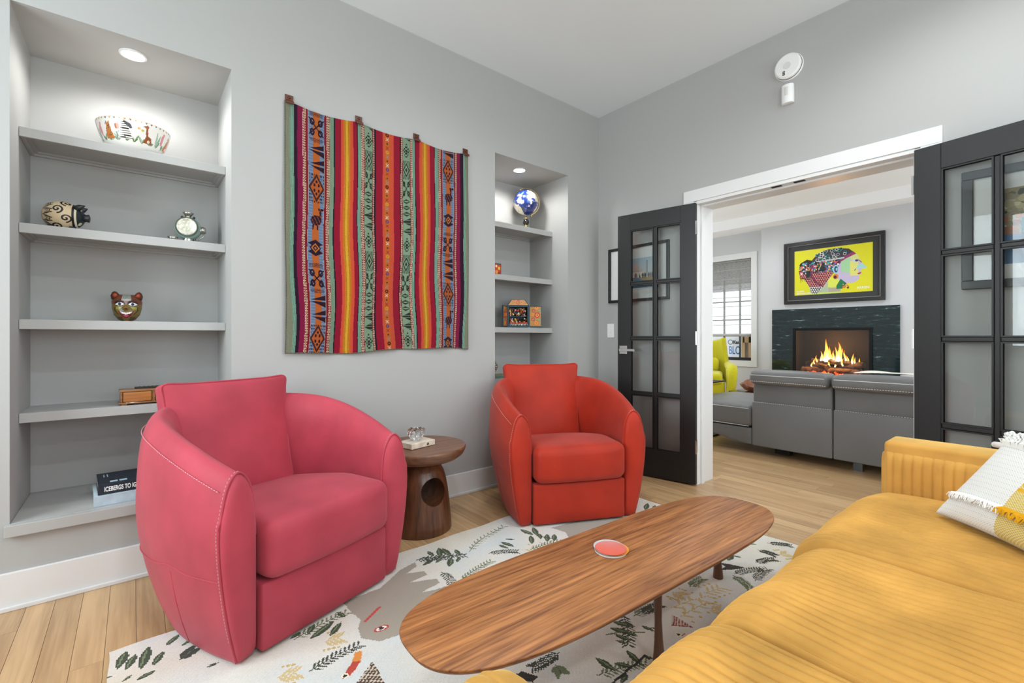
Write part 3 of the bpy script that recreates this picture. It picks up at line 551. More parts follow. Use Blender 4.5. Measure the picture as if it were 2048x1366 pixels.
# ------------------------------------------------------------------ pedestal side table
def side_table():
    loc = (1.237, 2.315, 0.0); R = thing('side_table', 'round walnut pedestal side table with a hole through its bell base, between the armchairs', 'table', loc)
    wal = woodmat('walnut_turned', '#3a2015', '#7a4c30', 'Z', 55, .38, .2)
    G().lathe([(.10, .375), (.15, .378), (.205, .392), (.236, .415), (.249, .441), (.25, .452), (.246, .459), (.0001, .460)], n=56).build('table_top', woodmat('walnut_top', '#5a3826', '#8d6248', 'X', 60, .4, .1), R, smooth=True, auto=40)
    prof = [(.0, .0)] if False else [(.166, 0), (.170, .006), (.168, .05), (.160, .14), (.150, .22), (.140, .275), (.128, .318), (.110, .350), (.088, .368), (.062, .376), (.058, .379)]
    b = G().lathe(prof, n=64).build('bell_base', wal, R, smooth=True, auto=40)
    cu = G().lathe([(.072, -.4), (.072, .4)], n=40, ax='Y').build('hole_cut', wal, R)
    vd = math.atan2(-loc[1], -loc[0]); th = vd+math.radians(30)
    cu.location = (0, 0, .232); cu.rotation_euler = (0, 0, th-PI/2)
    m = b.modifiers.new('hole', 'BOOLEAN'); m.object = cu; m.operation = 'DIFFERENCE'; m.solver = 'EXACT'
    bpy.context.view_layer.update(); dg = bpy.context.evaluated_depsgraph_get(); me = bpy.data.meshes.new_from_object(b.evaluated_get(dg)); b.modifiers.clear(); b.data = me; me.shade_smooth(); me.set_sharp_from_angle(angle=math.radians(40))
    bpy.data.objects.remove(cu)
    G().lathe([(.0726, 0), (.0726, .02)], n=40, close=False) if False else None
    return R
side_table()
t = thing('stone_coaster_block', 'pale veined square stone block on the walnut side table', 'coaster', (1.205, 2.30, .4605), math.radians(12))
G().rbox((0, 0, .016), (.082, .058, .015), .003, 2).build('block', mat('travertine', '#dccfbd', .5, noise=(30, .22)), t); G().lathe([(.008, 0), (.008, .0015)], (.03, -.058, .014), 12, 'Y').build('metal_eyelet', mat('brass_eyelet', '#8a6a3a', .3, 1), t)
t = thing('glass_votive', 'small faceted clear glass votive standing on the pale stone block', 'candle holder', (1.205, 2.305, .493))
g = G(); n = 8
pr = [(.022, 0), (.030, .010), (.040, .030), (.044, .052), (.036, .060), (.028, .050), (.024, .02), (.0001, .016)]
V = []; 
for ri, (r_, z_) in enumerate(pr):
    for k in range(16): a = 2*PI*k/16; q = 1+(.10 if k % 2 else -.06)*(1 if 1 <= ri <= 4 else 0); V.append((r_*q*math.cos(a), r_*q*math.sin(a), z_+(.006 if k % 2 and ri in (3, 4) else 0)))
g.add(V, [(i*16+k, i*16+(k+1) % 16, (i+1)*16+(k+1) % 16, (i+1)*16+k) for i in range(len(pr)-1) for k in range(16)]+[tuple(range(16))[::-1]])
gm = mat('crystal', '#ffffff', .0, trans=1.0); gm.node_tree.nodes['Principled BSDF'].inputs['IOR'].default_value = 1.5
g.build('glass_cup', gm, t)
# ------------------------------------------------------------------ surfboard coffee table
def coffee_table():
    loc = (1.300, .958, 0.0145); R = thing('coffee_table', 'long walnut surfboard shaped coffee table standing on the rug', 'table', loc, math.radians(-2.2))
    wm = woodmat('walnut_plank', '#673819', '#bc7c46', 'X', 120, .48, .0, amount=1.15)
    N_ = 120; out = []
    for k in range(N_):
        a = 2*PI*k/N_; c, s_ = math.cos(a), math.sin(a); out.append((.805*math.copysign(abs(c)**.47, c), .212*math.copysign(abs(s_)**.74, s_)))
    zt = .3175; g = G(); V = []
    for q, z in ((.93, zt-.020), (.985, zt-.012), (1.0, zt-.004), (.9985, zt-.0008), (.995, zt)):
        for x, y in out: V.append((x*(1-(1-q)*.35), y*q if q < .99 else y*(1-(1-q)*1.5), z))
    F = [tuple(range(N_))[::-1]]+[(i*N_+k, i*N_+(k+1) % N_, (i+1)*N_+(k+1) % N_, (i+1)*N_+k) for i in range(4) for k in range(N_)]+[tuple(4*N_+k for k in range(N_))]
    g.add(V, F).build('table_top', wm, R, auto=50)
    e = G(); e.add([(x*(1-.035*.35)*1.0, y*.965, zt-.0135) for x, y in out]+[(x*1.0006, y*1.0012, zt-.0045) for x, y in out], [(k, (k+1) % N_, N_+(k+1) % N_, N_+k) for k in range(N_)])
    e.build('edge_band', mat('walnut_edge', '#2c1a10', .45), R)
    lm = woodmat('walnut_leg', '#4a2d1c', '#7d5033', 'Z', 60, .4, .1)
    ca, sa = math.cos(math.radians(2.2)), math.sin(math.radians(2.2))
    for wx, wy in [(1.970, .992), (1.287, .838), (.78, 1.05)]:
        dx, dy = wx-loc[0], wy-loc[1]; lx, ly = dx*ca-dy*sa, dx*sa+dy*ca; tx, ty = lx*.975, ly*.93
        pf = [(.0, .021), (.01, .0205), (.05, .0165), (.09, .0130), (.15, .0112), (.21, .0130), (.26, .0155), (.299, .017)]
        G().tube([(lx+(tx-lx)*z/.3, ly+(ty-ly)*z/.3, z) for z, r_ in pf], [r_ for z, r_ in pf], 20).build('leg', lm, R, smooth=True, auto=50)
    return R
coffee_table()
for k, (dx, dy, z, c, lab) in enumerate([(.000, .000, 0, '#e3e3e0', 'white rimmed felt coaster at the bottom of the stack on the coffee table'), (.010, -.002, .0062, '#e0911f', 'yellow orange felt coaster in the middle of the stack on the coffee table'), (.006, .012, .0094, '#b9bcbb', 'speckled grey felt coaster just below the red one'), (-.004, -.003, .0126, '#cf5a48', 'coral red felt coaster on top of the stack on the coffee table')]):
    o = G().lathe([(.0, 0), (.0515, 0), (.0525, .001), (.0525, .0022), (.0515, .003), (.0001, .003)] if k else [(.0001, 0), (.050, 0), (.0535, .002), (.0545, .006), (.053, .006), (.052, .0035), (.0001, .003)], n=40, close=False)
    o = o.build('coaster', mat('felt_%d' % k, c, .95, noise=(350, .25 if k == 2 else .08), bump=(500, .3), sheen=.3, spec=.1), None, smooth=True, auto=40); o.location = (1.255+dx, 1.005+dy, .331+z); tag(o, lab, 'coaster', 'stack of felt coasters')
# ------------------------------------------------------------------ mustard corduroy sofa
def cordmat():
    m = mat('mustard_corduroy', '#c6944a', .85, spec=.15, sheen=.7, noise=(4.5, .26), bump=(500, .25, .001)); b = m.node_tree.nodes['Principled BSDF']; b.inputs['Sheen Tint'].default_value = (*lin('#ffdc8c'), 1); b.inputs['Sheen Roughness'].default_value = .35; return m
def rib(t, p, a): return a*(abs(math.sin(PI*t/p))**.36)
def cushion_strip(name, parent, x0, x1, yb, yf, zt, m, pitch=.029, amp=.0115, crown=.014, zlow=.2, groove=.024):
    """corduroy seat: ribs run front to back and roll over the front edge"""
    path = [(yb, zt-.02)]+[(y, zt) for y in np.linspace(yb+.06, yf-.11, 9)]
    for a in np.linspace(10, 100, 8): path.append((yf-.11+.11*math.sin(math.radians(a)), zt-.11+.11*math.cos(math.radians(a))))
    path += [(yf-.004, zt-.15), (yf-.02, zlow+.03), (yf-.045, zlow)]
    P = cat_rom(path, 4); tn = np.gradient(P, axis=0); tn /= np.linalg.norm(tn, axis=1)[:, None]; nn = np.stack([-tn[:, 1], tn[:, 0]], 1)*-1
    nn = np.where((nn[:, 1:2]*1.0+nn[:, 0:1]) < 0, -nn, nn)
    x0 -= .010; x1 += .010; nu = int((x1-x0)/pitch*14); V = []; m_ = len(P)
    rs = np.random.RandomState(int(x0*100)+5); ph = rs.rand(6)*6
    for i in range(nu+1):
        x = x0+(x1-x0)*i/nu; e = 2*(x-x0)/(x1-x0)-1; edge = 1-abs(e)**5
        for j in range(m_):
            y, z = P[j]; t = j/(m_-1); w = crown*edge*(.35+.65*math.sin(PI*min(1, t*1.25))**.7)+.007*math.sin(9*y+ph[0]+3*x)*math.sin(8*x+ph[1])+.004*math.sin(17*y+ph[3]-9*x)*math.sin(13*x+ph[4])
            o = rib(x-.0012*math.sin(8*y+ph[2]), pitch, amp)+w-crown*.9*(abs(e)**14)-groove*math.exp(-((1-abs(e))*(x1-x0)/2/.017)**2)
            V.append((x, y+nn[j, 0]*o, z+nn[j, 1]*o))
    F = [(i*m_+j, i*m_+j+1, (i+1)*m_+j+1, (i+1)*m_+j) for i in range(nu) for j in range(m_-1)]+[tuple(range(m_)), tuple(nu*m_+j for j in range(m_))]
    return G().add(V, F).build(name, m, parent, smooth=True)
def ribpanel(g, org, u, n, w, z0, z1, pitch, amp, nz=6):
    """vertical-ribbed upright panel"""
    nu = int(w/pitch*10); org, u, n = map(np.array, (org, u, n))
    def fn(a, b):
        o = rib(a*w, pitch, amp)*min(1, 8*b+.2, 8*(1-b)+.2); q_ = min(a*w, w-a*w, b*(z1-z0), (1-b)*(z1-z0)); e = .016*max(0, 1-q_/.014)**2; p = org+u*a*w+n*(o-e); return (p[0], p[1], z0+(z1-z0)*b)
    return g.grid(fn, nu, nz)
def sofa():
    R = thing('corduroy_sofa', 'mustard yellow corduroy sectional sofa along the right foreground', 'sofa', (0, 0, 0)); m = cordmat()
    cushion_strip('seat_cushion', R, 1.622, 2.375, -.42, .572, .425, m)
    cushion_strip('seat_cushion', R, 1.022, 1.622, -.42, .545, .425, m)
    cushion_strip('seat_cushion', R, .574, 1.019, -.42, .556, .425, m)
    # chaise end nearest the camera
    def chf(p, h): q = np.array(p); q[2] += rib(p[0], .029, .0085)*max(0, p[2]/h[2])*min(1, max(0, (h[0]-abs(p[0]))*12)); q[1] += math.copysign(rib(p[0], .029, .0085), p[1])*max(0, 1-(h[1]-abs(p[1]))/.05)*min(1, max(0, (h[0]-abs(p[0]))*12)); return q
    G().rbox((-.008, -.01, .355), (.578, .722, .105), .075, 5, crown=.01, fn=chf, den=(.0029, .05, .05)).build('chaise_cushion', m, R, smooth=True)
    G().rbox((-.02, -.01, .165), (.54, .685, .105), .03, 3).build('chaise_base', m, R, smooth=True)
    G().rbox((1.46, -.02, .145), (.905, .48, .085), .03, 3).build('seat_base', m, R, smooth=True)
    # arm at the far end
    ax0, ax1, ay0, ay1, az = 2.378, 2.545, -.62, .505, .635
    G().rbox(((ax0+ax1)/2, (ay0+ay1)/2, (az+.08)/2), ((ax1-ax0)/2, (ay1-ay0)/2, (az-.08)/2), .018, 4).build('arm', m, R, smooth=True)
    g = G(); ribpanel(g, (ax0-.005, ay1-.003, 0), (0, -1, 0), (-1, 0, 0), 1.05, .10, az-.032, .030, .009, 24); g.build('arm_panel', m, R, smooth=True)
    g = G(); ribpanel(g, (ax1-.003, ay1+.004, 0), (-1, 0, 0), (0, 1, 0), .155, .10, az-.032, .030, .008, 24); g.build('arm_panel', m, R, smooth=True)
    G().rbox((1.2, -.56, .42), (1.18, .11, .34), .05, 4).build('back_frame', m, R, smooth=True)
    for x0, x1 in ((.6, 1.17), (1.18, 1.76), (1.77, 2.365)): 
        b = G().rbox((0, 0, 0), ((x1-x0)/2, .075, .20), .06, 4, crown=0).build('back_cushion', m, R, smooth=True); b.location = ((x0+x1)/2, -.375, .63); b.rotation_euler = (math.radians(-8), 0, 0)
    for x, y in ((-.45, .58), (.42, .58), (-.45, -.6), (2.45, .42), (2.45, -.55), (1.3, -.55), (1.3, .35)):
        G().lathe([(.016, 0.0145 if -.06 < x < 2.6 and y > .2 else .0005), (.024, .09)], (x, y, 0), 14).build('leg', mat('dark_leg', '#2a1a12', .4), R, smooth=True, auto=40)
sofa()
# ------------------------------------------------------------------ woven lumbar pillow with fringe
def pillow():
    w, h = .56, .33
    cv = Canvas(320, 188, w, h, '#d8d8d3'); X, Y = cv.X, cv.Y
    wv = ((np.floor(X/.0052).astype(int)+np.floor(Y/.0035).astype(int)) % 2 == 0); cv.mask(wv, '#e9e8e2'); cv.mask((np.floor(Y/.0035).astype(int) % 5 == 0) & ~wv, '#c6c9c8')
    mu = X > .235+.0*Y; cv.mask(mu & ((np.floor(X/.0052)+np.floor(Y/.0035)) % 2 == 0), '#c9a83f'); cv.mask(mu & ((np.floor(X/.0052)+np.floor(Y/.0035)) % 2 == 1), '#d9cf9d')
    for y0 in (.150, .172, .194, .216, .238, .262): cv.mask(mu & (Y > y0) & (Y < y0+.011), '#dba41c')
    org = np.array([2.125, .305, .458]); ux = np.array([-.75, -.655, 0]); ux /= np.linalg.norm(ux); nx = np.array([-.655, .75, 0]); nx /= np.linalg.norm(nx)
    tl = math.radians(40); uy = -nx*math.sin(tl)+np.array([0, 0, math.cos(tl)]); nz = np.cross(ux, uy); nz = nz if nz@nx > 0 else -nz
    org = org+nz*.0
    M = Matrix((( ux[0], uy[0], nz[0], org[0]), (ux[1], uy[1], nz[1], org[1]), (ux[2], uy[2], nz[2], org[2]), (0, 0, 0, 1)))
    R = thing('throw_pillow', 'white and mustard woven lumbar pillow with fringe, leaning in the sofa corner', 'pillow'); R.matrix_world = M
    def puff(U, V): return ((1-(2*U-1)**2).clip(0)*(1-(2*V-1)**2).clip(0))**.42
    pin = lambda U, V: (U*w+.02*(2*U-1)*0, V*h)
    def front(U, V):
        p = puff(U, V); x = U*w+.018*np.sin(PI*V)*(1-2*U); y = V*h+.016*np.sin(PI*U)*(1-2*V); return x, y, .004+.062*p+.0035*np.sin(V*h/.005*PI)*0
    cv.mesh('pillow_front', paintmat('woven_cotton', .9, bump=(260, .5, .002), sheen=.2, spec=.1), R, front)
    cb = Canvas(24, 14, w, h, '#d8d6ce'); cb.mesh('pillow_back', paintmat('woven_cotton', .9), R, lambda U, V: (front(U, V)[0], front(U, V)[1], -.002-.05*puff(U, V)), flip=True)
    rs = random.Random(2)
    def fringe(name, m, x0, x1, v, n, ln, dv):
        g = G()
        for k in range(n):
            U = (x0+(x1-x0)*(k+.5)/n)/w; V = v/h; x, y, z = [float(q) for q in front(np.array(U), np.array(V))]; a = rs.uniform(-.5, .5); l = ln*rs.uniform(.75, 1.15)
            g.tube([(x, y, z), (x+a*l*.4, y+dv*l*.5, z+.012), (x+a*l, y+dv*l, z+.008)], [.0021, .0021, .0013], 4)
        tag(g.build(name, m, R), kind='stuff')
    wt = mat('white_yarn', '#ecebe6', .95, sheen=.3, spec=.1); yt = mat('mustard_yarn', '#d99f14', .95, sheen=.3, spec=.1)
    fringe('white_fringe', wt, .005, .232, .085, 80, .026, -1); fringe('mustard_fringe', yt, .237, .55, .085, 110, .030, -1)
    fringe('white_fringe', wt, .0, .232, .300, 70, .03, 1); fringe('mustard_fringe', yt, .237, .55, .300, 90, .03, 1)
    g = G(); g.tube([(-.022, .300, .010), (.012, .303, .012), (.03, .306, .02)], [.010, .0105, .009], 8); g.build('corner_tassel', wt, R, smooth=True)
    tf = G()
    for k in range(120):
        x = rs.uniform(.0, .3); y = rs.uniform(.302, .335); z = float(front(np.array(min(.98, max(.02, x/w))), np.array(.93))[2]); tf.tube([(x, y, z-.004), (x+rs.uniform(-.02, .02), y+.012, z+.012), (x+rs.uniform(-.03, .03), y+.02, z+.004)], .004, 4)
    tag(tf.build('tufted_edge', wt, R, smooth=True), kind='stuff')
pillow()
# ------------------------------------------------------------------ woven wall hanging
def tapestry():
    w, h = 1.147, 1.322; X0, Z1 = .611, 2.297; nw, nh = 458, 500
    cv = Canvas(nw, nh, w, h, '#8b1a3b'); U = cv.X/w
    cols = 'sage mint plum mag dot red band red dot sagem night crim coral gold coral crim night mint dot pat dot night crim coral cross coral crim night dot pat dot mint night crim coral gold coral crim night mint dot red band red dot mag plum mint sage'.split()
    CC = dict(sage='#8d9078', mint='#86b39a', plum='#33152e', mag='#8f1646', dot='#c99a7c', red='#8c1626', band='#6f86a8', sagem='#8fa488', night='#1d1524', crim='#a01232', coral='#e2593c', gold='#d98f1f', pat='#8ea98c', cross='#dd6a2a')
    fold = .0075*np.sin(2.4*PI*(1-cv.Y/h)*1.6+U*9)*(1-cv.Y/h)**1.1; UU = np.clip(U+fold, 0, .9999); fl = []
    for k, c in enumerate(cols):
        a, b = TS[k], TS[k+1]
        if k == 0: a = -1
        if k == len(cols)-1: b = 2
        m = (UU >= a) & (UU < b); cv.mask(m, CC[c]); fl.append((k, c, TS[k], TS[k+1]))
        if c in ('gold',):
            t = (UU-TS[k])/(TS[k+1]-TS[k]); cv.mask(m & (abs(t-.5) < .14), '#e8b23a'); cv.mask(m & (abs(t-.5) > .38), '#dd6f28'); cv.mask(m & (abs(abs(t-.5)-.27) < .04), '#b8801c')
        if c in ('mint', 'sagem'):
            t = (UU-TS[k])/(TS[k+1]-TS[k]); cv.mask(m & (abs((t*3) % 1-.5) < .14), '#6d9583')
        if c == 'dot':
            t = (UU-TS[k])/(TS[k+1]-TS[k]); ph = (cv.Y/.0135) % 1
            cv.mask(m, '#e3c9a9'); cv.mask(m & (((t-.5)/.42)**2+((ph-.5)/.36)**2 < 1), '#8c1a2a'); cv.mask(m & (((t-.5)/.16)**2+((ph-.5)/.14)**2 < 1), '#e9d9bb'); cv.mask(m & ((t < .07) | (t > .93)), '#93263a')
        if c == 'pat':
            t = (UU-TS[k])/(TS[k+1]-TS[k]); dk = '#2b3328'; p = .118; j = np.floor(cv.Y/p).astype(int); v = (cv.Y/p) % 1; x = abs(t-.5)*2
            typ = (j*3+(k*2)) % 5
            dm = x+abs(v-.5)*2.2
            cv.mask(m & (typ == 0) & (dm < .86) & (dm > .58), dk); cv.mask(m & (typ == 0) & (dm < .30), dk); cv.mask(m & (typ == 0) & (dm > 1.0) & ((x*4+v*14) % 1 < .5), dk)
            cv.mask(m & (typ == 1) & (abs(((v*2) % 1)-.5)*2 < (t*.95)) & (v < .96) & (v > .04) & (x < .9) & ((v*26 % 1) < .82), dk)
            cv.mask(m & (typ == 2) & (((x-.55)/.30)**2+(((v*2) % 1-.5)/.30)**2 < 1) & ~(((x-.55)/.12)**2+(((v*2) % 1-.5)/.12)**2 < 1), dk); cv.mask(m & (typ == 2) & (abs(x-abs(v-.5)*2) < .10), dk)
            cv.mask(m & (typ == 3) & (dm < .95) & (((x*3.4).astype(int)+(v*12).astype(int)) % 2 == 0), dk); cv.mask(m & (typ == 3) & (dm < .24), dk)
            cv.mask(m & (typ == 4) & (abs(((v*3) % 1)-.5) < .36*(1-x)+.02) & (abs(((v*3) % 1)-.5) > .11*(1-x)), dk)
            cv.mask(m & ((t < .05) | (t > .95)), '#7a2a3a')
        if c == 'band':
            t = (UU-TS[k])/(TS[k+1]-TS[k]); cv.mask(m & (abs(t-.5) < .21), '#c9692c'); p = .165; j = np.floor(cv.Y/p+.3*(k > 30)).astype(int); v = (cv.Y/p+.3*(k > 30)) % 1; x = abs(t-.5)*2; dk = '#2c1428'; dm = x*.95+abs(v-.5)*2
            cv.mask(m & ((cv.Y/.0053).astype(int) % 3 == 0) & (x > .42), '#879dbb')
            typ = (j*2+(k > 30)) % 5
            cv.mask(m & (typ == 0) & (dm < .95) & (dm > .70), '#4a2420'); cv.mask(m & (typ == 0) & (dm <= .70), '#c3622c'); cv.mask(m & (typ == 0) & (dm < .62) & ((((x-.26)/.13)**2+((abs(v-.5)-.09)/.055)**2 < 1) | ((x/.13)**2+((abs(v-.5)-.2)/.05)**2 < 1)), dk); cv.mask(m & (typ == 0) & (dm > 1.05) & (((x*5) % 1 < .55) & ((v*9) % 1 < .55)), dk)
            star = ((x+abs(v-.5)*3 < .72) | ((x < .92) & (abs(abs(v-.5)-.14) < .14*(.95-x)))) ; cv.mask(m & (typ == 1) & star, dk); cv.mask(m & (typ == 1) & (x+abs(v-.5)*3.2 < .52), '#d07a35'); cv.mask(m & (typ == 1) & (x+abs(v-.5)*3.2 < .34), dk); cv.mask(m & (typ == 1) & (x+abs(v-.5)*3.2 < .16), '#d07a35')
            cv.mask(m & (typ == 2) & (abs(((v*2) % 1)-.5) < .40*t+.03) & (abs(((v*2) % 1)-.5) > .05) & (x < .93), dk)
            # woven birds and llamas
            q = t; bird = (((q-.52)/.34)**2+((v-.42)/.17)**2 < 1) | ((abs(q-(.78 if k < 30 else .7)) < .07) & (v > .42) & (v < .8)) | ((abs(v-.80) < .045) & (q > .62) & (q < .98)) | (((abs(q-.34) < .05) | (abs(q-.62) < .05)) & (v > .1) & (v < .4)); cv.mask(m & (typ == 3) & bird, dk); cv.mask(m & (typ == 3) & bird & (((q*22).astype(int)+(v*24).astype(int)) % 5 == 0), '#a4512f')
            fl4 = (((x-.5)/.30)**2+((abs(v-.5)-.17)/.12)**2 < 1) & ~(((x-.5)/.13)**2+((abs(v-.5)-.17)/.05)**2 < 1); cv.mask(m & (typ == 4) & fl4, dk); cv.mask(m & (typ == 4) & (abs(x-abs(v-.5)*3.2) < .10) & (abs(v-.5) < .28), dk); cv.mask(m & (typ == 4) & (abs(v-.5) > .36) & (((x*6) % 1 < .5) ^ ((v*18) % 1 < .5)) & (x < .8), dk)
            cv.mask(m & ((t < .025) | (t > .975)), '#c9b7a6'); cv.mask(m & ((abs(v) < .012)) & (x > .42), '#9aa8bd')
        if c == 'cross':
            t = (UU-TS[k])/(TS[k+1]-TS[k]); p = .0265; j = np.floor(cv.Y/p).astype(int); v = (cv.Y/p) % 1; x = t-.5; y = v-.5
            cset = ['#e9dcc0', '#5a1d1c', '#8a9a92', '#d7a43a', '#a02c2c', '#5b4f86']
            d2 = (x/.36)**2+(y/.42)**2
            for q, cc in enumerate(cset):
                mm = m & ((j*7 % 6) == q); cv.mask(mm & (j % 2 == 0) & (abs(abs(x)-abs(y)*.85) < .085) & (d2 < 1.3), cc); cv.mask(mm & (j % 2 == 1) & (d2 < 1) & (d2 > .12), cc)
            cv.mask(m & (j % 4 == 3), '#cf6f2b'); cv.mask(m & (j % 4 == 3) & (d2 < .2), '#6b2320')
    cv.a *= .64*(.90+.20*np.random.RandomState(1).rand(nh, nw, 1))*(1-.10*((np.arange(nh)[:, None, None] % 2)))
    e = (cv.X < .006) | (cv.X > w-.006) | (cv.Y < .006); cv.mask(e & ((cv.X*300+cv.Y*300).astype(int) % 2 == 0), '#6f6d58'); cv.mask(e & ((cv.X*300+cv.Y*300).astype(int) % 2 == 1), '#3d3a34')
    R = thing('wall_hanging', 'striped multicolour woven textile hung by four leather tabs on the grey wall', 'tapestry', (X0, YA, Z1-h))
    CL = [.024, .396, .763, 1.130]
    def fn(U, V):
        x = U*w; s = np.interp(x, CL, [0, 1, 2, 3]); f = s-np.floor(s); sag = .020*4*f*(1-f)*(x > CL[0])*(x < CL[3])
        low = (1-V); y = -.010-.0075*(1+np.sin(x*16+1.2*np.sin(V*3)))*low**.7-.004*np.sin(x*33+2)*low
        top = h-sag; bot = -.010*np.sin(x*5.2+.4)+.004*np.sin(x*14); r = .012; 
        return x+.004*np.sin(V*7+x*3)*low, y, bot+(top-bot)*V
    cv.mesh('textile', paintmat('handwoven_wool', .95, bump=(700, .5, .002), sheen=.2, spec=.1), R, fn)
    lt = mat('brown_leather_tab', '#5a2a17', .45, noise=(40, .2))
    for i, c in enumerate(CL):
        t = G(); t.tube([(c-.019+.0, -.0105, h+.038), (c-.019, -.0125, h+.0), (c-.019, -.020, h-.010), (c-.019, -.022, h-.018)], .001, 3) if False else None
        pr = [(-.002, h+.036), (-.006, h+.034), (-.006, h+.008), (-.024, h-.004), (-.026, h-.016), (-.022, h-.018), (-.020, h-.006), (-.003, h+.003)]
        n = len(pr); V = [(c-.020, y, z) for y, z in pr]+[(c+.020, y, z) for y, z in pr]
        t.add(V, [tuple(range(n)), tuple(range(n, 2*n))[::-1]]+[(k, n+k, n+(k+1) % n, (k+1) % n) for k in range(n)]); o = t.build('leather_tab', lt, R, bevel=.001)
        G().lathe([(.0001, -.0035), (.006, -.003), (.007, 0)], (c, -.006, h+.019), 14, 'Y').build('brass_stud', mat('dark_brass', '#6b4426', .25, 1), o, smooth=True)
tapestry()
# ------------------------------------------------------------------ things in the left niche
def bowl():
    R = thing('serving_bowl', 'large white ceramic bowl painted with zebra, giraffe and other animals on the top left shelf', 'bowl', (0.004, 2.945, 1.9455))
    prof = [(.0001, .004), (.062, .004), (.066, .0), (.088, .006), (.108, .028), (.125, .065), (.138, .105), (.1445, .135)]
    pr = cat_rom(prof[3:], 5); n = len(pr)
    L = 2*PI*.125; cv = Canvas(340, 56, L, .14, '#f1efe9'); y0 = .0
    def zx(a): return (a/360)*L      # degrees around; 270 faces the room
    rs = random.Random(1)
    for k in range(44): x = L*k/44; cv.poly([(x, .136), (x+.010, .136), (x+.005, .124)], rs.choice(['#3c3a38', '#c99b3d', '#8e4a35', '#6f7c5c']))
    cv.rect(0, .1365, L, .141, '#c9a24a')
    def sprig(x, y): 
        for i in range(5): cv.leaf((x, y), (x+rs.uniform(-.02, .02), y+rs.uniform(.005, .03)), .0035, rs.choice(['#7fa083', '#5f7d55', '#a9bfae']))
    for a in range(0, 360, 15): sprig(zx(a), .045)
    for base in (-90, 30, 150):
        def Q(a, dy=0): return zx((270+a+base+90) % 360)
        x = Q(-44); cv.poly([(x-.012, .05), (x+.016, .05), (x+.012, .07), (x-.002, .095), (x-.012, .11), (x-.006, .08)], '#d9772e'); cv.poly([(x-.016, .10), (x-.002, .105), (x-.008, .118)], '#8d8c88'); cv.ell(x+.004, .062, .005, .006, '#f3efe4')
        x = Q(-24); cv.ell(x, .105, .006, .008, '#d98298'); cv.line([(x, .11), (x+.006, .12)], .003, '#d98298')
        x = Q(-12)
        cv.poly([(x-.028, .055), (x+.02, .052), (x+.018, .08), (x-.005, .118), (x-.02, .125), (x-.03, .10)], '#f4f2ec'); cv.poly([(x-.012, .125), (x+.012, .112), (x+.02, .095), (x+.012, .092), (x-.005, .108)], '#5b5f66')
        for i in range(8): cv.line([(x-.03+i*.002, .058+i*.008), (x+.018-i*.003, .056+i*.0085)], .0035, '#1f1d1d')
        x = Q(8); cv.ell(x, .10, .006, .005, '#d7a32d'); cv.ell(x+.012, .095, .006, .005, '#c2b03b')
        x = Q(24); cv.poly([(x-.016, .05), (x+.022, .05), (x+.012, .075), (x-.002, .08), (x-.004, .115), (x-.012, .112), (x-.009, .075)], '#95532f'); cv.poly([(x-.024, .112), (x-.006, .122), (x, .112), (x-.010, .106)], '#a4603a'); cv.ell(x+.004, .058, .006, .006, '#e9ddc8')
        x = Q(42); cv.leaf((x, .045), (x-.004, .11), .005, '#a8c2ae'); cv.leaf((x+.004, .045), (x+.014, .10), .005, '#8fb09a')
        x = Q(54); cv.ell(x, .085, .008, .022, '#dc8d95'); cv.ell(x+.004, .108, .006, .008, '#e09aa0')
        x = Q(74); cv.poly([(x-.02, .05), (x+.016, .05), (x+.012, .085), (x+.010, .115), (x-.002, .105), (x-.012, .08)], '#c27736'); 
        for i in range(9): cv.ell(x+rs.uniform(-.012, .01), rs.uniform(.055, .1), .002, .002, '#2e2018')
        x = Q(92); cv.ell(x, .095, .009, .011, '#c9774a'); cv.line([(x-.01, .05), (x+.004, .08)], .003, '#7a7c70'); cv.line([(x+.006, .05), (x-.006, .075)], .003, '#8d9182')
    def fn(U, V):
        s = V*(n-1); r_ = np.interp(s, np.arange(n), pr[:, 0]); z = np.interp(s, np.arange(n), pr[:, 1]); a = U*2*PI; return r_*np.cos(a), r_*np.sin(a), z
    cv.mesh('bowl_outside', paintmat('glazed_ceramic', .15, coat=.4, spec=.5), R, fn)
    wm = mat('white_glaze', '#f2f0ec', .12, coat=.3)
    inn = [(r_-.004, z+.002) for r_, z in pr[::-1]]; G().lathe([(pr[-1][0], pr[-1][1])]+inn+[(.06, .009), (.0001, .008)], n=64, close=False).build('bowl_inside', wm, R, smooth=True)
    G().lathe(prof[:3]+[(pr[0][0], pr[0][1])], n=64, close=False).build('foot_ring', wm, R, smooth=True)
bowl()
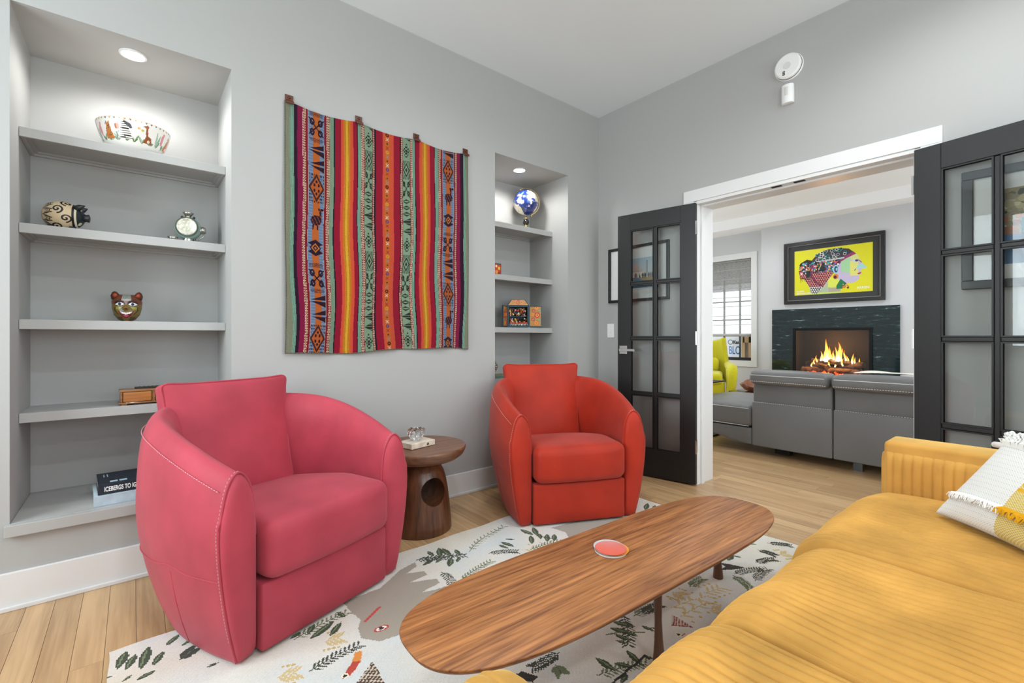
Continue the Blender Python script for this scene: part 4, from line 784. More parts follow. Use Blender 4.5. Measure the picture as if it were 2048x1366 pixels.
def critter():
    R = thing('animal_figurine', 'round beige animal figurine with black swirl carving and dark snout, second shelf of left niche', 'figurine', (-.243, 2.91, 1.5402), math.radians(-6))
    cv = Canvas(300, 150, 2.0, 1.0, '#cdb896'); bk = '#141313'
    rs = random.Random(5)
    for cx in (.18, 1.18, .68, 1.68):
        pass
    def spiral(cx, cy, s, d=1):
        pts = [(cx+s*(1-t/13)*math.cos(d*t*.75)*1.0, cy+s*(1-t/13)*math.sin(d*t*.75)*.95) for t in np.arange(0, 12, .5)]; cv.line(pts, .030, bk); 
    cv.mask(cv.Y > .74, '#1c2226'); cv.mask((cv.Y > .70) & (cv.Y < .74), '#d8cdb4'); cv.mask((cv.Y > .66) & (cv.Y < .70), bk)
    for i in range(10): spiral(.1+i*.2, .575 if i % 2 else .45, .10, 1 if i % 3 else -1)
    for i in range(10): 
        x = i*.2; cv.line([(x-.02, .38), (x+.05, .18)], .022, bk); cv.line([(x+.12, .38), (x+.05, .18)], .022, bk)
        for r_ in (.03, .055, .08): cv.line([(x+.15+r_*math.cos(t), .25+r_*1.1*math.sin(t)) for t in np.linspace(-.3, PI+.3, 12)], .014, bk)
    for i in range(48): cv.line([(i/24, .02), (i/24+.005, .13)], .016, bk)
    for x in (.35, .65, 1.35, 1.65): cv.ell(x, .80, .075, .045, '#cdc3a2')
    def fn(U, V):
        t = V*PI; a = U*2*PI; r_ = .068*np.sin(t)**.82; x = -.072*np.cos(t)+.0; tp = 1-.18*np.clip(x/.09, 0, 1); return x, r_*np.cos(a)*tp, .066+r_*np.sin(a)*.97*tp
    cv.mesh('body', paintmat('carved_clay', .4, bump=(120, .3)), R, fn)
    dk = mat('dark_glaze', '#232a2d', .3)
    G().lathe([(.022, 0), (.016, .012), (.019, .022), (.010, .025), (.0001, .020)], (.064, 0, .066), 20, 'X').build('snout', dk, R, smooth=True)
    for s in (-1, 1): G().tube([(.044, s*.028, .098), (.062, s*.032, .110), (.076, s*.029, .117)], [.016, .011, .002], 10).build('ear', dk, R, smooth=True)
    for x in (-.035, .035):
        for s in (-1, 1): G().lathe([(.014, 0), (.012, .016)], (x, s*.03, .0), 12).build('foot', dk, R, smooth=True)
critter()
def flask():
    R = thing('ornate_flask', 'silver capped pale green ornamental flask with round medallion, second shelf of left niche', 'flask', (.222, 2.935, 1.5402), math.radians(-14))
    gr = mat('celadon_green', '#8fa79c', .3, coat=.3); si = mat('old_silver', '#b9b7ae', .25, 1.0, noise=(60, .3))
    G().lathe([(.0001, -.034), (.040, -.034), (.052, -.026), (.058, -.010), (.058, .010), (.052, .026), (.040, .034), (.0001, .034)], (0, 0, .082), 40, 'Y').build('flask_body', gr, R, smooth=True)
    G().lathe([(.026, 0), (.028, .004), (.025, .010), (.027, .018), (.024, .030), (.030, .036)], n=28).build('silver_foot', si, R, smooth=True)
    m = G(); m.lathe([(.044, -.0345), (.044, -.038), (.040, -.0395), (.036, -.037), (.0001, -.0375)], (0, 0, .086), 36, 'Y', close=False); m.build('medallion', mat('engraved_ivory', '#d4d0bf', .35, .2, noise=(90, .35), bump=(160, .5)), R, smooth=True)
    for q in (.046, .050): G().lathe([(q, -.030), (q+.0016, -.033), (q, -.0355)], (0, 0, .086), 36, 'Y', close=False).build('medallion_ring', si, R, smooth=True)
    G().lathe([(.014, .136), (.011, .142), (.014, .148), (.022, .158), (.025, .164), (.022, .165), (.0001, .160)], n=28).build('silver_cap', si, R, smooth=True)
    g = G(); g.tube([(.045, 0, .075), (.066, 0, .078)], [.020, .016], 18); g.lathe([(.018, .060), (.020, .066), (.015, .070), (.017, .076), (.0001, .078)], (0, 0, .078), 20, 'X', close=False); g.build('side_spout', si, R, smooth=True)
    for s in (-1, 1): G().sphere((s*.026, -.004, .140), .006, 12, 8).build('lug', mat('dark_lug', '#1c2a24', .3), R, smooth=True)
    G().tube([(.068, 0, .066), (.066, 0, .045), (.045, 0, .028), (.03, 0, .026)], .003, 8).build('handle_loop', si, R, smooth=True)
    t = thing('silver_cup', 'tiny silver cup standing left of the green flask', 'cup', (.155, 2.915, 1.5402))
    G().lathe([(.0001, .002), (.012, 0), (.016, .004), (.020, .020), (.0225, .027), (.0205, .027), (.017, .012), (.0001, .008)], n=24, close=False).build('cup', si, t, smooth=True)
flask()
def mask_():
    R = thing('carved_mask', 'painted wooden cat faced mask with wide eyes and grin on the left niche shelf', 'mask', (-.024, 2.93, 1.1335)); R.rotation_euler = (math.radians(-9), 0, math.radians(-4))
    w, h = .118, .140; cv = Canvas(150, 180, 1, 1, '#6d5a2a'); X, Y = cv.X, cv.Y
    cv.mask(Y > .62, '#6a3a2a'); cv.mask((Y > .72) & (abs(X-.5) < .16), '#a9a9a2'); rs = np.random.RandomState(3); cv.mask((Y > .8) & (abs(X-.5) < .2) & (rs.rand(180, 150) < .45), '#3a3936'); cv.poly([(.40, .72), (.60, .72), (.5, .56)], '#8f6f72')
    for s in (-1, 1):
        c = .5+s*.21; cv.ell(c, .64, .17, .10, '#3c1d1c'); cv.poly([(c-.17*s, .60), (c-.05*s, .68), (c+.08*s, .67), (c+.19*s, .59), (c+.05*s, .52), (c-.08*s, .53)], '#18131a'); cv.poly([(c-.145*s, .598), (c-.05*s, .655), (c+.06*s, .65), (c+.16*s, .595), (c+.04*s, .54), (c-.07*s, .545)], '#ecebea'); cv.ell(c, .598, .058, .052, '#4a5273'); cv.ell(c, .598, .030, .030, '#0f0f12')
        cv.ell(.5+s*.25, .46, .13, .055, '#8d862f'); cv.line([(.5+s*.36, .50), (.5+s*.40, .38), (.5+s*.30, .22)], .03, '#191710'); cv.line([(.5+s*.12, .48), (.5+s*.20, .40)], .025, '#191710')
    cv.ell(.5, .44, .10, .08, '#8a6a28'); cv.ell(.5, .40, .07, .025, '#5a2216')
    cv.poly([(.2, .36), (.32, .30), (.5, .28), (.68, .30), (.8, .36), (.72, .17), (.58, .09), (.42, .09), (.28, .17)], '#6d1526'); cv.poly([(.28, .32), (.5, .27), (.72, .32), (.66, .24), (.5, .2), (.34, .24)], '#e3e0d6'); cv.poly([(.36, .16), (.5, .20), (.64, .16), (.5, .11)], '#c2566a')
    for i in range(6): cv.line([(.34+i*.064, .31), (.35+i*.06, .22)], .008, '#5a3b35')
    cv.ell(.36, .33, .04, .03, '#4d6b8a'); cv.mask((Y < .14) & (abs(X-.5) > .2), '#4d3a20')
    def fn(U, V):
        x = (U-.5)*2; y = (V-.5)*2; wd = np.interp(V, [0, .08, .25, .5, .75, 1], [.30, .55, .84, .97, 1.0, .80]); d = np.sqrt(np.clip(1-np.abs(x)**2.4, 0, 1))*.042*np.clip(1-np.abs(y)**4*.6, .2, 1)
        nose = .018*np.exp(-((x/.16)**2+((V-.44)/.07)**2)); eye = .006*np.exp(-(((np.abs(x)-.42)/.2)**2+((V-.6)/.06)**2)); lip = .008*np.exp(-((x/.5)**2+((V-.2)/.09)**2)); brow = .007*np.exp(-(((np.abs(x)-.4)/.3)**2+((V-.72)/.05)**2))
        return x*wd*w/2, -(d+nose+eye+lip+brow), V*h*.93
    cv.mesh('mask_face', paintmat('lacquered_wood', .3, coat=.25), R, fn)
    for s in (-1, 1):
        e = G(); e.tube([(s*.040, -.010, .112), (s*.045, -.010, .128), (s*.046, -.008, .141), (s*.045, -.006, .147)], [.019, .017, .010, .002], 14); o = e.build('ear', mat('mask_ear', '#4c2a1d', .35), R, smooth=True)
        e = G(); e.tube([(s*.040, -.021, .116), (s*.0445, -.021, .128), (s*.046, -.015, .139)], [.010, .0095, .003], 12); e.build('inner_ear', mat('mask_ear_red', '#9a3d1e', .35), o, smooth=True)
mask_()
def drawer_box():
    R = thing('wooden_box', 'small two drawer wooden box under a dark carved pen, left niche', 'box', (.075, 2.885, .7375), math.radians(3))
    wm = woodmat('box_wood', '#6a4024', '#a8743f', 'X', 90, .35, .2); w2 = woodmat('drawer_wood', '#8c4f1e', '#c8843a', 'X', 70, .3, .3)
    g = G(); g.box((-.130, -.05, .006), (.130, .05, .013)); g.box((-.124, -.045, .013), (-.116, .045, .062)); g.box((.116, -.045, .013), (.124, .045, .062)); g.box((-.116, .037, .013), (.116, .045, .062)); g.box((-.006, -.042, .013), (.006, .037, .062)); g.box((-.127, -.048, .062), (.127, .048, .072)); g.build('box_case', wm, R, bevel=.0015)
    for s in (-1, 1): G().box((s*.061-.053, -.046, .015), (s*.061+.053, -.034, .060)).build('drawer', w2, R, bevel=.002); 
    for x in (-.11, .11):
        for y in (-.035, .035): G().box((x-.01, y-.01, 0), (x+.01, y+.01, .006)).build('foot', wm, R)
    tag(G().box((0, 0, 0), (1, 1, 1)).build('x', wm), None) if False else None
    t = thing('carved_pen', 'dark carved stick lying on the small wooden box', 'pen', (.075, 2.88, .8096), math.radians(2)); g = G(); g.tube([(-.07, 0, .005), (.09, .004, .005)], [.0045, .005], 8); 
    for i in range(9): g.sphere((-.05+i*.016, .001, .0062), .0052, 8, 6)
    g.build('pen_body', mat('carved_ebony', '#2b2624', .5), t, smooth=True)
drawer_box()
def book(name, lab, loc, rz, w, d, h, mcov, mpage, spine=None):
    R = thing(name, lab, 'book', loc, rz, None); c = .003
    g = G(); g.box((0, 0, 0), (w, d, c)); g.box((0, 0, h-c), (w, d, h)); g.box((0, 0, c), (w, c, h-c)); g.build('cover', mcov, R, bevel=.0008)
    G().box((.003, c, c), (w-.003, d-.004, h-c)).build('pages', mpage, R); return R
pg = mat('book_pages', '#e6e2d6', .8, noise=(4, .06), aniso=(1, 1, 300))
book('book', 'pale icy blue book under the dark navy one on the left niche ledge', (-.130, 2.655, .3315), math.radians(4), .30, .235, .044, mat('icy_cover', '#b6c6d0', .5, noise=(25, .12)), pg)
B = book('book', 'dark navy book lettered ICEBERGS TO IG on its spine, topmost on the left niche ledge', (-.117, 2.668, .376), math.radians(4), .275, .215, .046, mat('navy_cover', '#16222f', .45, noise=(30, .1)), pg)
wh = mat('white_ink', '#eef0f0', .6)
tt = text('spine_title', 'ICEBERGS TO IG', .0275, wh, B, (.020, -.0006, .0130), (PI/2, 0, 0), .0003, .0008); tt.scale.x = .108/max(v.co.x for v in tt.data.vertices)
pl = mat('pale_blue_ink', '#9fb6c6', .6)
G().box((.040, .018, .0460), (.066, .045, .0463)).build('cover_picture', pl, B); G().box((.072, .018, .0460), (.098, .045, .0463)).build('cover_picture', pl, B)
G().box((.160, .012, .0460), (.235, .16, .0463)).build('cover_picture', mat('glacier_print', '#6f8ba0', .6, noise=(60, .5)), B)
for x in (.022, .034, .150): G().box((x, .13, .0460), (x+.004, .18, .0463)).build('cover_lettering', pl, B)
# ------------------------------------------------------------------ things in the right niche
def globe():
    R = thing('desk_globe', 'deep blue world globe on a brass arm and ball foot, top shelf of right niche', 'globe', (2.56, 2.945, 1.9505), math.radians(-32))
    gm = mat('globe_sea', '#1b2f73', .15, coat=.6); N, L = nt(gm); b = N['Principled BSDF']; tc = N.new('ShaderNodeTexCoord'); n = N.new('ShaderNodeTexNoise'); n.inputs['Scale'].default_value = 9; n.inputs['Detail'].default_value = 6; n.inputs['Roughness'].default_value = .62; L.new(tc.outputs['Object'], n.inputs[0])
    r = N.new('ShaderNodeValToRGB'); r.color_ramp.interpolation = 'CONSTANT'; e = r.color_ramp.elements; e[0].color = (*lin('#1b2f73'), 1); e[1].position = .47; e[1].color = (*lin('#3d58a8'), 1); q = e.new(.50); q.color = (*lin('#e8dfc8'), 1); q = e.new(.70); q.color = (*lin('#c9b58a'), 1); L.new(n.outputs[0], r.inputs[0]); L.new(r.outputs[0], b.inputs['Base Color'])
    c = (0, 0, .240); G().sphere((0, 0, 0), .106, 48, 28).build('globe_ball', gm, R, smooth=True).location = c
    br = mat('polished_brass', '#d9bd84', .2, 1)
    tl = math.radians(23); A = G(); V = []
    for k in range(31):
        a = -PI/2+tl+PI*k/30*1.0-.0; 
        for rr_, yy in ((.112, -.008), (.118, -.008), (.118, .008), (.112, .008)): V.append((rr_*math.cos(a)*1, yy, .240+rr_*math.sin(a)))
    A.add(V, [(i*4+k, i*4+(k+1) % 4, i*4+4+(k+1) % 4, i*4+4+k) for i in range(30) for k in range(4)]+[(0, 1, 2, 3), (120, 121, 122, 123)]); A.build('meridian_arm', br, R, smooth=True, auto=40)
    ax = np.array([-math.sin(-tl), 0, -math.cos(tl)])
    G().tube([(-.106*-math.sin(tl)*1.0, 0, .240-.106*math.cos(tl)), (.128*math.sin(tl), 0, .240-.128*math.cos(tl))], .004, 8).build('axis_pin', br, R, smooth=True)
    G().tube([(-.106*math.sin(tl), 0, .240+.106*math.cos(tl)), (-.122*math.sin(tl), 0, .240+.122*math.cos(tl))], .005, 8).build('axis_pin', br, R, smooth=True)
    G().lathe([(.010, .098), (.012, .108), (.009, .114), (.011, .122)], n=16).build('brass_collar', br, R, smooth=True)
    G().sphere((0, 0, .074), .028, 24, 16).build('black_ball', mat('black_marble', '#15161a', .15, noise=(20, .6), coat=.5), R, smooth=True)
    G().lathe([(.062, 0), (.062, .008), (.05, .012), (.018, .016), (.011, .03), (.012, .05)], n=32).build('foot_plate', br, R, smooth=True, auto=40)
globe()
def flowers(g_list, org, u, v, n, spots):
    pass
def retablo():
    R = thing('painted_retablo', 'folk art wooden retablo with open flower painted doors and tiny figures inside, right niche', 'ornament', (2.462, 2.935, 1.1385), math.radians(-34))
    bl = mat('teal_paint', '#1f4552', .5, noise=(30, .2)); w, h = .088, .178
    g = G(); g.box((-w, -.035, 0), (-w+.012, .05, h)); g.box((w-.012, -.035, 0), (w, .05, h)); g.box((-w+.012, -.035, 0), (w-.012, .05, .012)); g.box((-w+.012, -.035, h-.012), (w-.012, .05, h)); g.box((-w+.012, .044, .012), (w-.012, .05, h-.012)); g.box((-w+.012, -.01, .085), (w-.012, .044, .091)); g.build('case', bl, R, bevel=.001)
    G().prism([(-w-.003, h), (w+.003, h), (w*.62, h+.050), (-w*.62, h+.050)], lambda x, z: (x, -.038, z), lambda x, z: (x, -.02, z)).build('pediment', bl, R, bevel=.001)
    FL = ['#d8471f', '#e07a1c', '#b3232d', '#e59a2b', '#9b2450', '#2f8f80']
    def panel(cw, ch, W_, H_, spots, bg):
        cv = Canvas(cw, ch, W_, H_, bg); rs = random.Random(len(spots))
        for i in range(int(W_*H_*9000)): x, y = rs.uniform(0, W_), rs.uniform(0, H_); cv.leaf((x, y), (x+rs.uniform(-.008, .008), y+rs.uniform(-.008, .008)), .002, rs.choice(['#3c6b3a', '#a8a03a', '#1d3a3c', '#c98a3a']))
        for x, y, r_, c in spots:
            for k in range(8): cv.ell(x+r_*.6*math.cos(k*PI/4), y+r_*.6*math.sin(k*PI/4), r_*.42, r_*.42, c)
            cv.ell(x, y, r_*.55, r_*.55, '#e8a33a' if c != '#e59a2b' else '#b3232d'); cv.ell(x, y, r_*.25, r_*.25, '#3a1a14')
        return cv
    pm_ = paintmat('folk_paint', .35, coat=.2)
    cv = panel(110, 24, w*2, .046, [(w*.58, .023, .017, '#e07a1c'), (w, .024, .020, '#c8261f'), (w*1.42, .023, .017, '#e07a1c')], '#d88a2a'); cv.mesh('pediment_painting', pm_, R, lambda U, V: ((U-.5)*2*(w-.006)*(1-.38*V), -.0385+0*U, h+.003+V*.043), smooth=False)
    for s in (-1, 1):
        D = Vector((s*(w+.001), -.035, 0)); o = G().box((0, -.010, .002) if True else 0, (.105, 0, h-.004)).build('door', bl, R, bevel=.001); o.location = D
        o.rotation_euler = (0, 0, math.radians(-4) if s > 0 else math.radians(180+66))
        sp = [(.052, .025, .018, '#e07a1c'), (.028, .055, .015, '#9b2450'), (.075, .052, .014, '#2f8f80'), (.060, .090, .024, '#c8261f'), (.025, .095, .015, '#e07a1c'), (.030, .125, .014, '#9b2450'), (.055, .150, .018, '#e07a1c'), (.080, .128, .013, '#2f8f80')]
        cv = panel(60, 100, .092, h-.02, sp, '#b9803a' if s > 0 else '#a05a2c')
        yy = -.0106 if s > 0 else .0006
        cv.mesh('door_painting', pm_, o, lambda U, V: (.0065+U*.092, yy+0*U, .010+V*(h-.022)), smooth=False, flip=s < 0)
    rs = random.Random(8); g = {}
    pal = ['#d9c8a6', '#c43d2a', '#e0b03a', '#3b6b3d', '#f0ebe0', '#8a4a2c', '#2f5f8a', '#1d1a18']
    for i in range(230):
        up = rs.random() < .6; x = rs.uniform(-w+.02, w-.02); y = rs.uniform(-.028, .03); z = rs.uniform(.095, h-.026) if up else rs.uniform(.018, .07); c = rs.choice(pal); gg = g.setdefault(c, G()); q = rs.uniform(.0045, .008); gg.sphere((x, y, z), q, 8, 5, (1, .8, 1.3))
    for i in range(7):
        x = -w+.03+i*.025; gg = g.setdefault('#c43d2a', G()); gg.sphere((x, -.024, .035), .011, 10, 6, (1.3, .7, .8)); gg = g.setdefault('#f0ebe0', G()); gg.tube([(x-.006, -.026, .030), (x-.008, -.026, .013)], .003, 6); gg.tube([(x+.006, -.026, .030), (x+.008, -.026, .013)], .003, 6)
    for c, gg in g.items(): tag(gg.build('tiny_figures', mat('figure_'+c[1:], c, .5), R, smooth=True), kind='stuff')
retablo()
def redbox():
    R = thing('matchbox', 'small red and orange painted box on the second right niche shelf', 'box', (2.247, 2.95, 1.5445))
    cv = Canvas(40, 60, .062, .096, '#c23a22'); 
    for x, y, r_, c in [(.02, .03, .014, '#e59a2b'), (.045, .06, .013, '#e8c23a'), (.018, .075, .010, '#f0d9a0'), (.045, .022, .009, '#7d1f1c')]: cv.ell(x, y, r_, r_, c)
    cv.rect(0, 0, .062, .006, '#2a3a35'); cv.rect(0, .090, .062, .096, '#2a3a35')
    G().box((-.036, -.022, 0), (.036, .022, .1)).build('box_body', mat('dark_box', '#3b2320', .5), R, bevel=.001); flatprint(cv, 'painted_front', paintmat('folk_paint', .35), R, (-.031, -.0226, .002), (.062, 0, 0), (0, 0, .096))
redbox()
def plate():
    t = thing('olive_book', 'flat olive and teal covered book under the round plate, fourth shelf of the right niche', 'book', (2.235, 2.90, .7375), math.radians(2)); g = G(); g.box((-.10, -.075, 0), (.10, .09, .003)); g.box((-.10, -.075, .019), (.10, .09, .022)); g.build('cover', mat('olive_cover', '#8f8f6c', .6), t, bevel=.0008); G().box((-.098, -.072, .003), (.098, .088, .019)).build('pages', mat('teal_edge', '#5d7a74', .8), t)
    R = thing('patterned_plate', 'small round patterned plate standing upright at the left of the fourth right niche shelf', 'plate', (2.215, 2.955, .759)); R.rotation_euler = (math.radians(-12), 0, 0)
    cv = Canvas(80, 80, 2, 2, '#2a2320')
    for k in range(14): a = k*2*PI/14; cv.ell(1+.72*math.cos(a), 1+.72*math.sin(a), .10, .10, ['#c98a6a', '#7a8f7a', '#b9a27a'][k % 3]); cv.ell(1+.42*math.cos(a+.2), 1+.42*math.sin(a+.2), .07, .07, ['#d8b9a0', '#a34a3a'][k % 2])
    cv.mask(((cv.X-1)**2+(cv.Y-1)**2 > .88**2), '#9a9488')
    cv.mesh('plate_front', paintmat('glazed_ceramic', .15), R, lambda U, V: ((U*2-1)*.062*np.sqrt(1-(V*2-1)**2/2), -.006-.006*(((U*2-1)**2+(V*2-1)**2)).clip(0, 1.4), .062+(V*2-1)*.062*np.sqrt(1-(U*2-1)**2/2)))
    G().lathe([(.0001, .004), (.03, .005), (.060, -.006), (.0625, -.010), (.060, -.012)], (0, 0, .062), 36, 'Y', close=False).build('plate_back', mat('plate_back', '#6d655a', .4), R, smooth=True)
plate()
# ------------------------------------------------------------------ things on the door wall
def framed(name, lab, cat, x, y0, y1, z0, z1, fw, dep, mframe, matw, mmat, cv, pmat, glass=None, inner=None):
    """picture facing -x on a wall at x; y1 is its left edge seen from the room"""
    R = thing(name, lab, cat, (x, (y0+y1)/2, (z0+z1)/2)); hw, hh = (y1-y0)/2, (z1-z0)/2
    for a, b in [((-dep, -hw, hh-fw), (0, hw, hh)), ((-dep, -hw, -hh), (0, hw, -hh+fw)), ((-dep, -hw, -hh+fw), (0, -hw+fw, hh-fw)), ((-dep, hw-fw, -hh+fw), (0, hw, hh-fw))]: G().box(a, b).build('frame_rail', mframe, R, bevel=.003)
    if inner:
        g = G(); q = fw; t = .006
        for a, b in [((-dep*.75, -hw+q, hh-q-t), (-.004, hw-q, hh-q)), ((-dep*.75, -hw+q, -hh+q), (-.004, hw-q, -hh+q+t)), ((-dep*.75, -hw+q, -hh+q+t), (-.004, -hw+q+t, hh-q-t)), ((-dep*.75, hw-q-t, -hh+q+t), (-.004, hw-q, hh-q-t))]: g.box(a, b)
        g.build('inner_slip', inner, R, bevel=.001)
    G().box((-.008, -hw+fw, -hh+fw), (-.003, hw-fw, hh-fw)).build('mount', mmat, R)
    aw, ah = hw-fw-matw[0], hh-fw-matw[1]; flatprint(cv, 'print', pmat, R, (-.0085, aw, -ah), (0, -2*aw, 0), (0, 0, 2*ah))
    if glass: G().box((-.014, -hw+fw, -hh+fw), (-.012, hw-fw, hh-fw)).build('glazing', glass, R)
    return R
black_frame = mat('black_frame', '#161616', .4); cream_mount = mat('white_mount', '#efefec', .8)
cv = Canvas(170, 130, 1.7, 1.3, '#c6d4da')
for j in range(130): cv.a[j] = np.array(lin('#e6ddd0'))*(1-j/130)+np.array(lin('#b4cbd8'))*(j/130)
cv.rect(0, 0, 1.7, .45, '#b79c72'); cv.poly([(0, .45), (.25, .45), (1.0, .0), (0, 0)], '#2f7f9c'); cv.poly([(.55, .5), (.66, .5), (1.7, .12), (1.7, .0), (1.0, .0)], '#3f93b8'); cv.poly([(0, 0), (1.3, 0), (.5, .42), (0, .42)], '#3a8aa6'); cv.rect(0, 0, 1.7, .16, '#2a6f8f')
dome = '#ece2d8'
S = .26
cv.rect(.08+S, .46, .92+S, .70, dome); cv.poly([(.30+S, .70), (.70+S, .70), (.70+S, .76), (.30+S, .76)], '#cdb8aa'); cv.poly([(.34+S, .76), (.66+S, .76), (.70+S, .88), (.64+S, 1.0), (.52+S, 1.07), (.5+S, 1.13), (.48+S, 1.07), (.36+S, 1.0), (.30+S, .88)], '#dcc8bd')
for x in (.2+S, .8+S): cv.ell(x, .75, .07, .08, '#d6c1b3')
cv.poly([(.43+S, .46), (.57+S, .46), (.57+S, .60), (.5+S, .67), (.43+S, .60)], '#94806f')
for x in (.16+S, .30+S, .70+S, .84+S): cv.rect(x-.03, .50, x+.03, .60, '#a89482')
for x in (.16, 1.36): cv.rect(x-.018, .46, x+.018, 1.12, '#6f665f'); cv.ell(x, 1.13, .03, .035, '#7f746b')
for x in (.1, .98, 1.12, 1.2, 1.28, 1.44, 1.52, 1.62): cv.leaf((x, .40), (x, .40+.16+.1*(x > 1)), .03, '#32402f')
framed('framed_photo', 'black framed photo of a white domed mausoleum above a blue pool, behind the left door', 'picture', XB, 1.940, 2.510, 1.342, 1.792, .022, .022, black_frame, (.115, .085), cream_mount, cv, paintmat('photo_print', .4), glassmat('picture_glass', refl=.5))
cv = Canvas(200, 150, 2, 1.5, '#8d8468'); rs = random.Random(12)
for i in range(420):
    y = rs.uniform(.55, 1.5); x = rs.uniform(0, 2); q = rs.uniform(.03, .10); c = rs.choice(['#b9a97f', '#8f8158', '#57523b', '#d0c39b', '#3a3a2a', '#a2946a']); cv.poly([(x+q*math.cos(a)*rs.uniform(.6, 1.1), y+q*.8*math.sin(a)*rs.uniform(.6, 1.1)) for a in np.linspace(0, 2*PI, 7)[:-1]], c)
cv.poly([(0, .72), (.9, .86), (2, .8), (2, .60), (0, .58)], '#a5673c'); 
for i in range(34): x = rs.uniform(0, 2); y = rs.uniform(.56, .9); cv.rect(x, y, x+rs.uniform(.05, .12), y+rs.uniform(.05, .1), rs.choice(['#c2693a', '#d9b27a', '#a34a30', '#e2cfa8', '#8a5a3c']))
cv.rect(0, 0, 2, .58, '#2f6f9f'); cv.poly([(.3, .9), (.75, .92), (.7, .62), (.28, .6)], '#3d7f96')
for i in range(60): x = rs.uniform(0, 2); y = rs.uniform(0, .55); cv.rect(x, y, x+rs.uniform(.05, .2), y+.012, rs.choice(['#5e9cc4', '#2a5f8c', '#8fbcd6']))
framed('framed_photo', 'large dark framed photo of a rocky cliffside village above blue sea, behind the right door', 'picture', XB, -.40, .357, 1.287, 1.850, .040, .026, black_frame, (.075, .068), cream_mount, cv, paintmat('photo_print', .4), glassmat('picture_glass', refl=.5))
plast = mat('white_plastic', '#f0f0ee', .35)
R = thing('smoke_detector', 'round white smoke detector high on the wall above the double doors', 'detector', (XB, 1.123, 2.713)); R.rotation_euler = (0, 0, 0)
G().lathe([(.080, -.0005), (.080, -.010), (.076, -.013)], n=48, ax='X', close=False).build('mounting_plate', plast, R, smooth=True, auto=30)
G().lathe([(.070, -.010), (.070, -.016), (.074, -.017), (.074, -.030), (.066, -.036), (.0001, -.038)], n=48, ax='X', close=False).build('detector_body', plast, R, smooth=True, auto=35)
g = G(); g.lathe([(.020, -.0375), (.020, -.0392), (.0175, -.0395), (.0001, -.0395)], n=28, ax='X', close=False); g.build('test_button', mat('grey_plastic', '#dcdcd8', .4), R)
g = G()
for k in range(3): g.box((-.0385, .012, -.052+.009*k), (-.036, .026, -.047+.009*k))
g.build('vent_slot', M_dark, R)
R = thing('motion_sensor', 'small white rectangular motion sensor on the wall below the smoke detector', 'sensor', (XB, 1.128, 2.546))
g = G(); n = 10; prof = [(-.001, -.034)]+[(-.012-.026*math.cos(a)**.8 if math.cos(a) > 0 else -.012, .034*math.sin(a)) for a in np.linspace(-1.5, 1.5, n)]+[(-.001, .034)]
m = len(prof); V = [(x, y, -.057) for x, y in prof]+[(x, y, .057) for x, y in prof]; g.add(V, [tuple(range(m)), tuple(range(m, 2*m))[::-1]]+[(k, m+k, m+(k+1) % m, (k+1) % m) for k in range(m)]); g.build('sensor_body', plast, R, bevel=.003, smooth=True, auto=50)
g = G(); V = [(x-.0012, y*.66, -.012) for x, y in prof[3:-3]]+[(x-.0012, y*.66, .038) for x, y in prof[3:-3]]; k_ = len(prof[3:-3]); g.add(V, [(k, k+1, k_+k+1, k_+k) for k in range(k_-1)]); g.build('sensor_lens', mat('lens_plastic', '#d6d6d2', .5), R, smooth=True)
R = thing('light_switch', 'white light switch plate on the wall left of the black door', 'switch', (XB, 2.496, 1.111)); G().box((-.005, -.036, -.058), (0, .036, .058)).build('switch_plate', plast, R, bevel=.002); G().box((-.009, -.012, -.016), (-.004, .012, .016)).build('switch_toggle', plast, R, bevel=.003)
# ------------------------------------------------------------------ far room: fireplace, art, sofa, armchair
def granite():
    m = mat('polished_green_black_granite', '#0c1517', .06, spec=.5, coat=.3); N, L = nt(m); b = N['Principled BSDF']
    tc = N.new('ShaderNodeTexCoord'); mp = N.new('ShaderNodeMapping'); mp.inputs['Rotation'].default_value = (math.radians(-24), 0, 0); mp.inputs['Scale'].default_value = (2, 2.2, 13); L.new(tc.outputs['Object'], mp.inputs[0])
    n = N.new('ShaderNodeTexNoise'); n.inputs['Scale'].default_value = 2.2; n.inputs['Detail'].default_value = 9; n.inputs['Roughness'].default_value = .72; L.new(mp.outputs[0], n.inputs[0])
    r = N.new('ShaderNodeValToRGB'); e = r.color_ramp.elements; e[0].position = .3; e[0].color = (*lin('#0a1315'), 1); e[1].position = .57; e[1].color = (*lin('#152a2d'), 1); q = e.new(.62); q.color = (*lin('#30484a'), 1); q = e.new(.675); q.color = (*lin('#a9b8b4'), 1); L.new(n.outputs[0], r.inputs[0]); L.new(r.outputs[0], b.inputs['Base Color']); return m
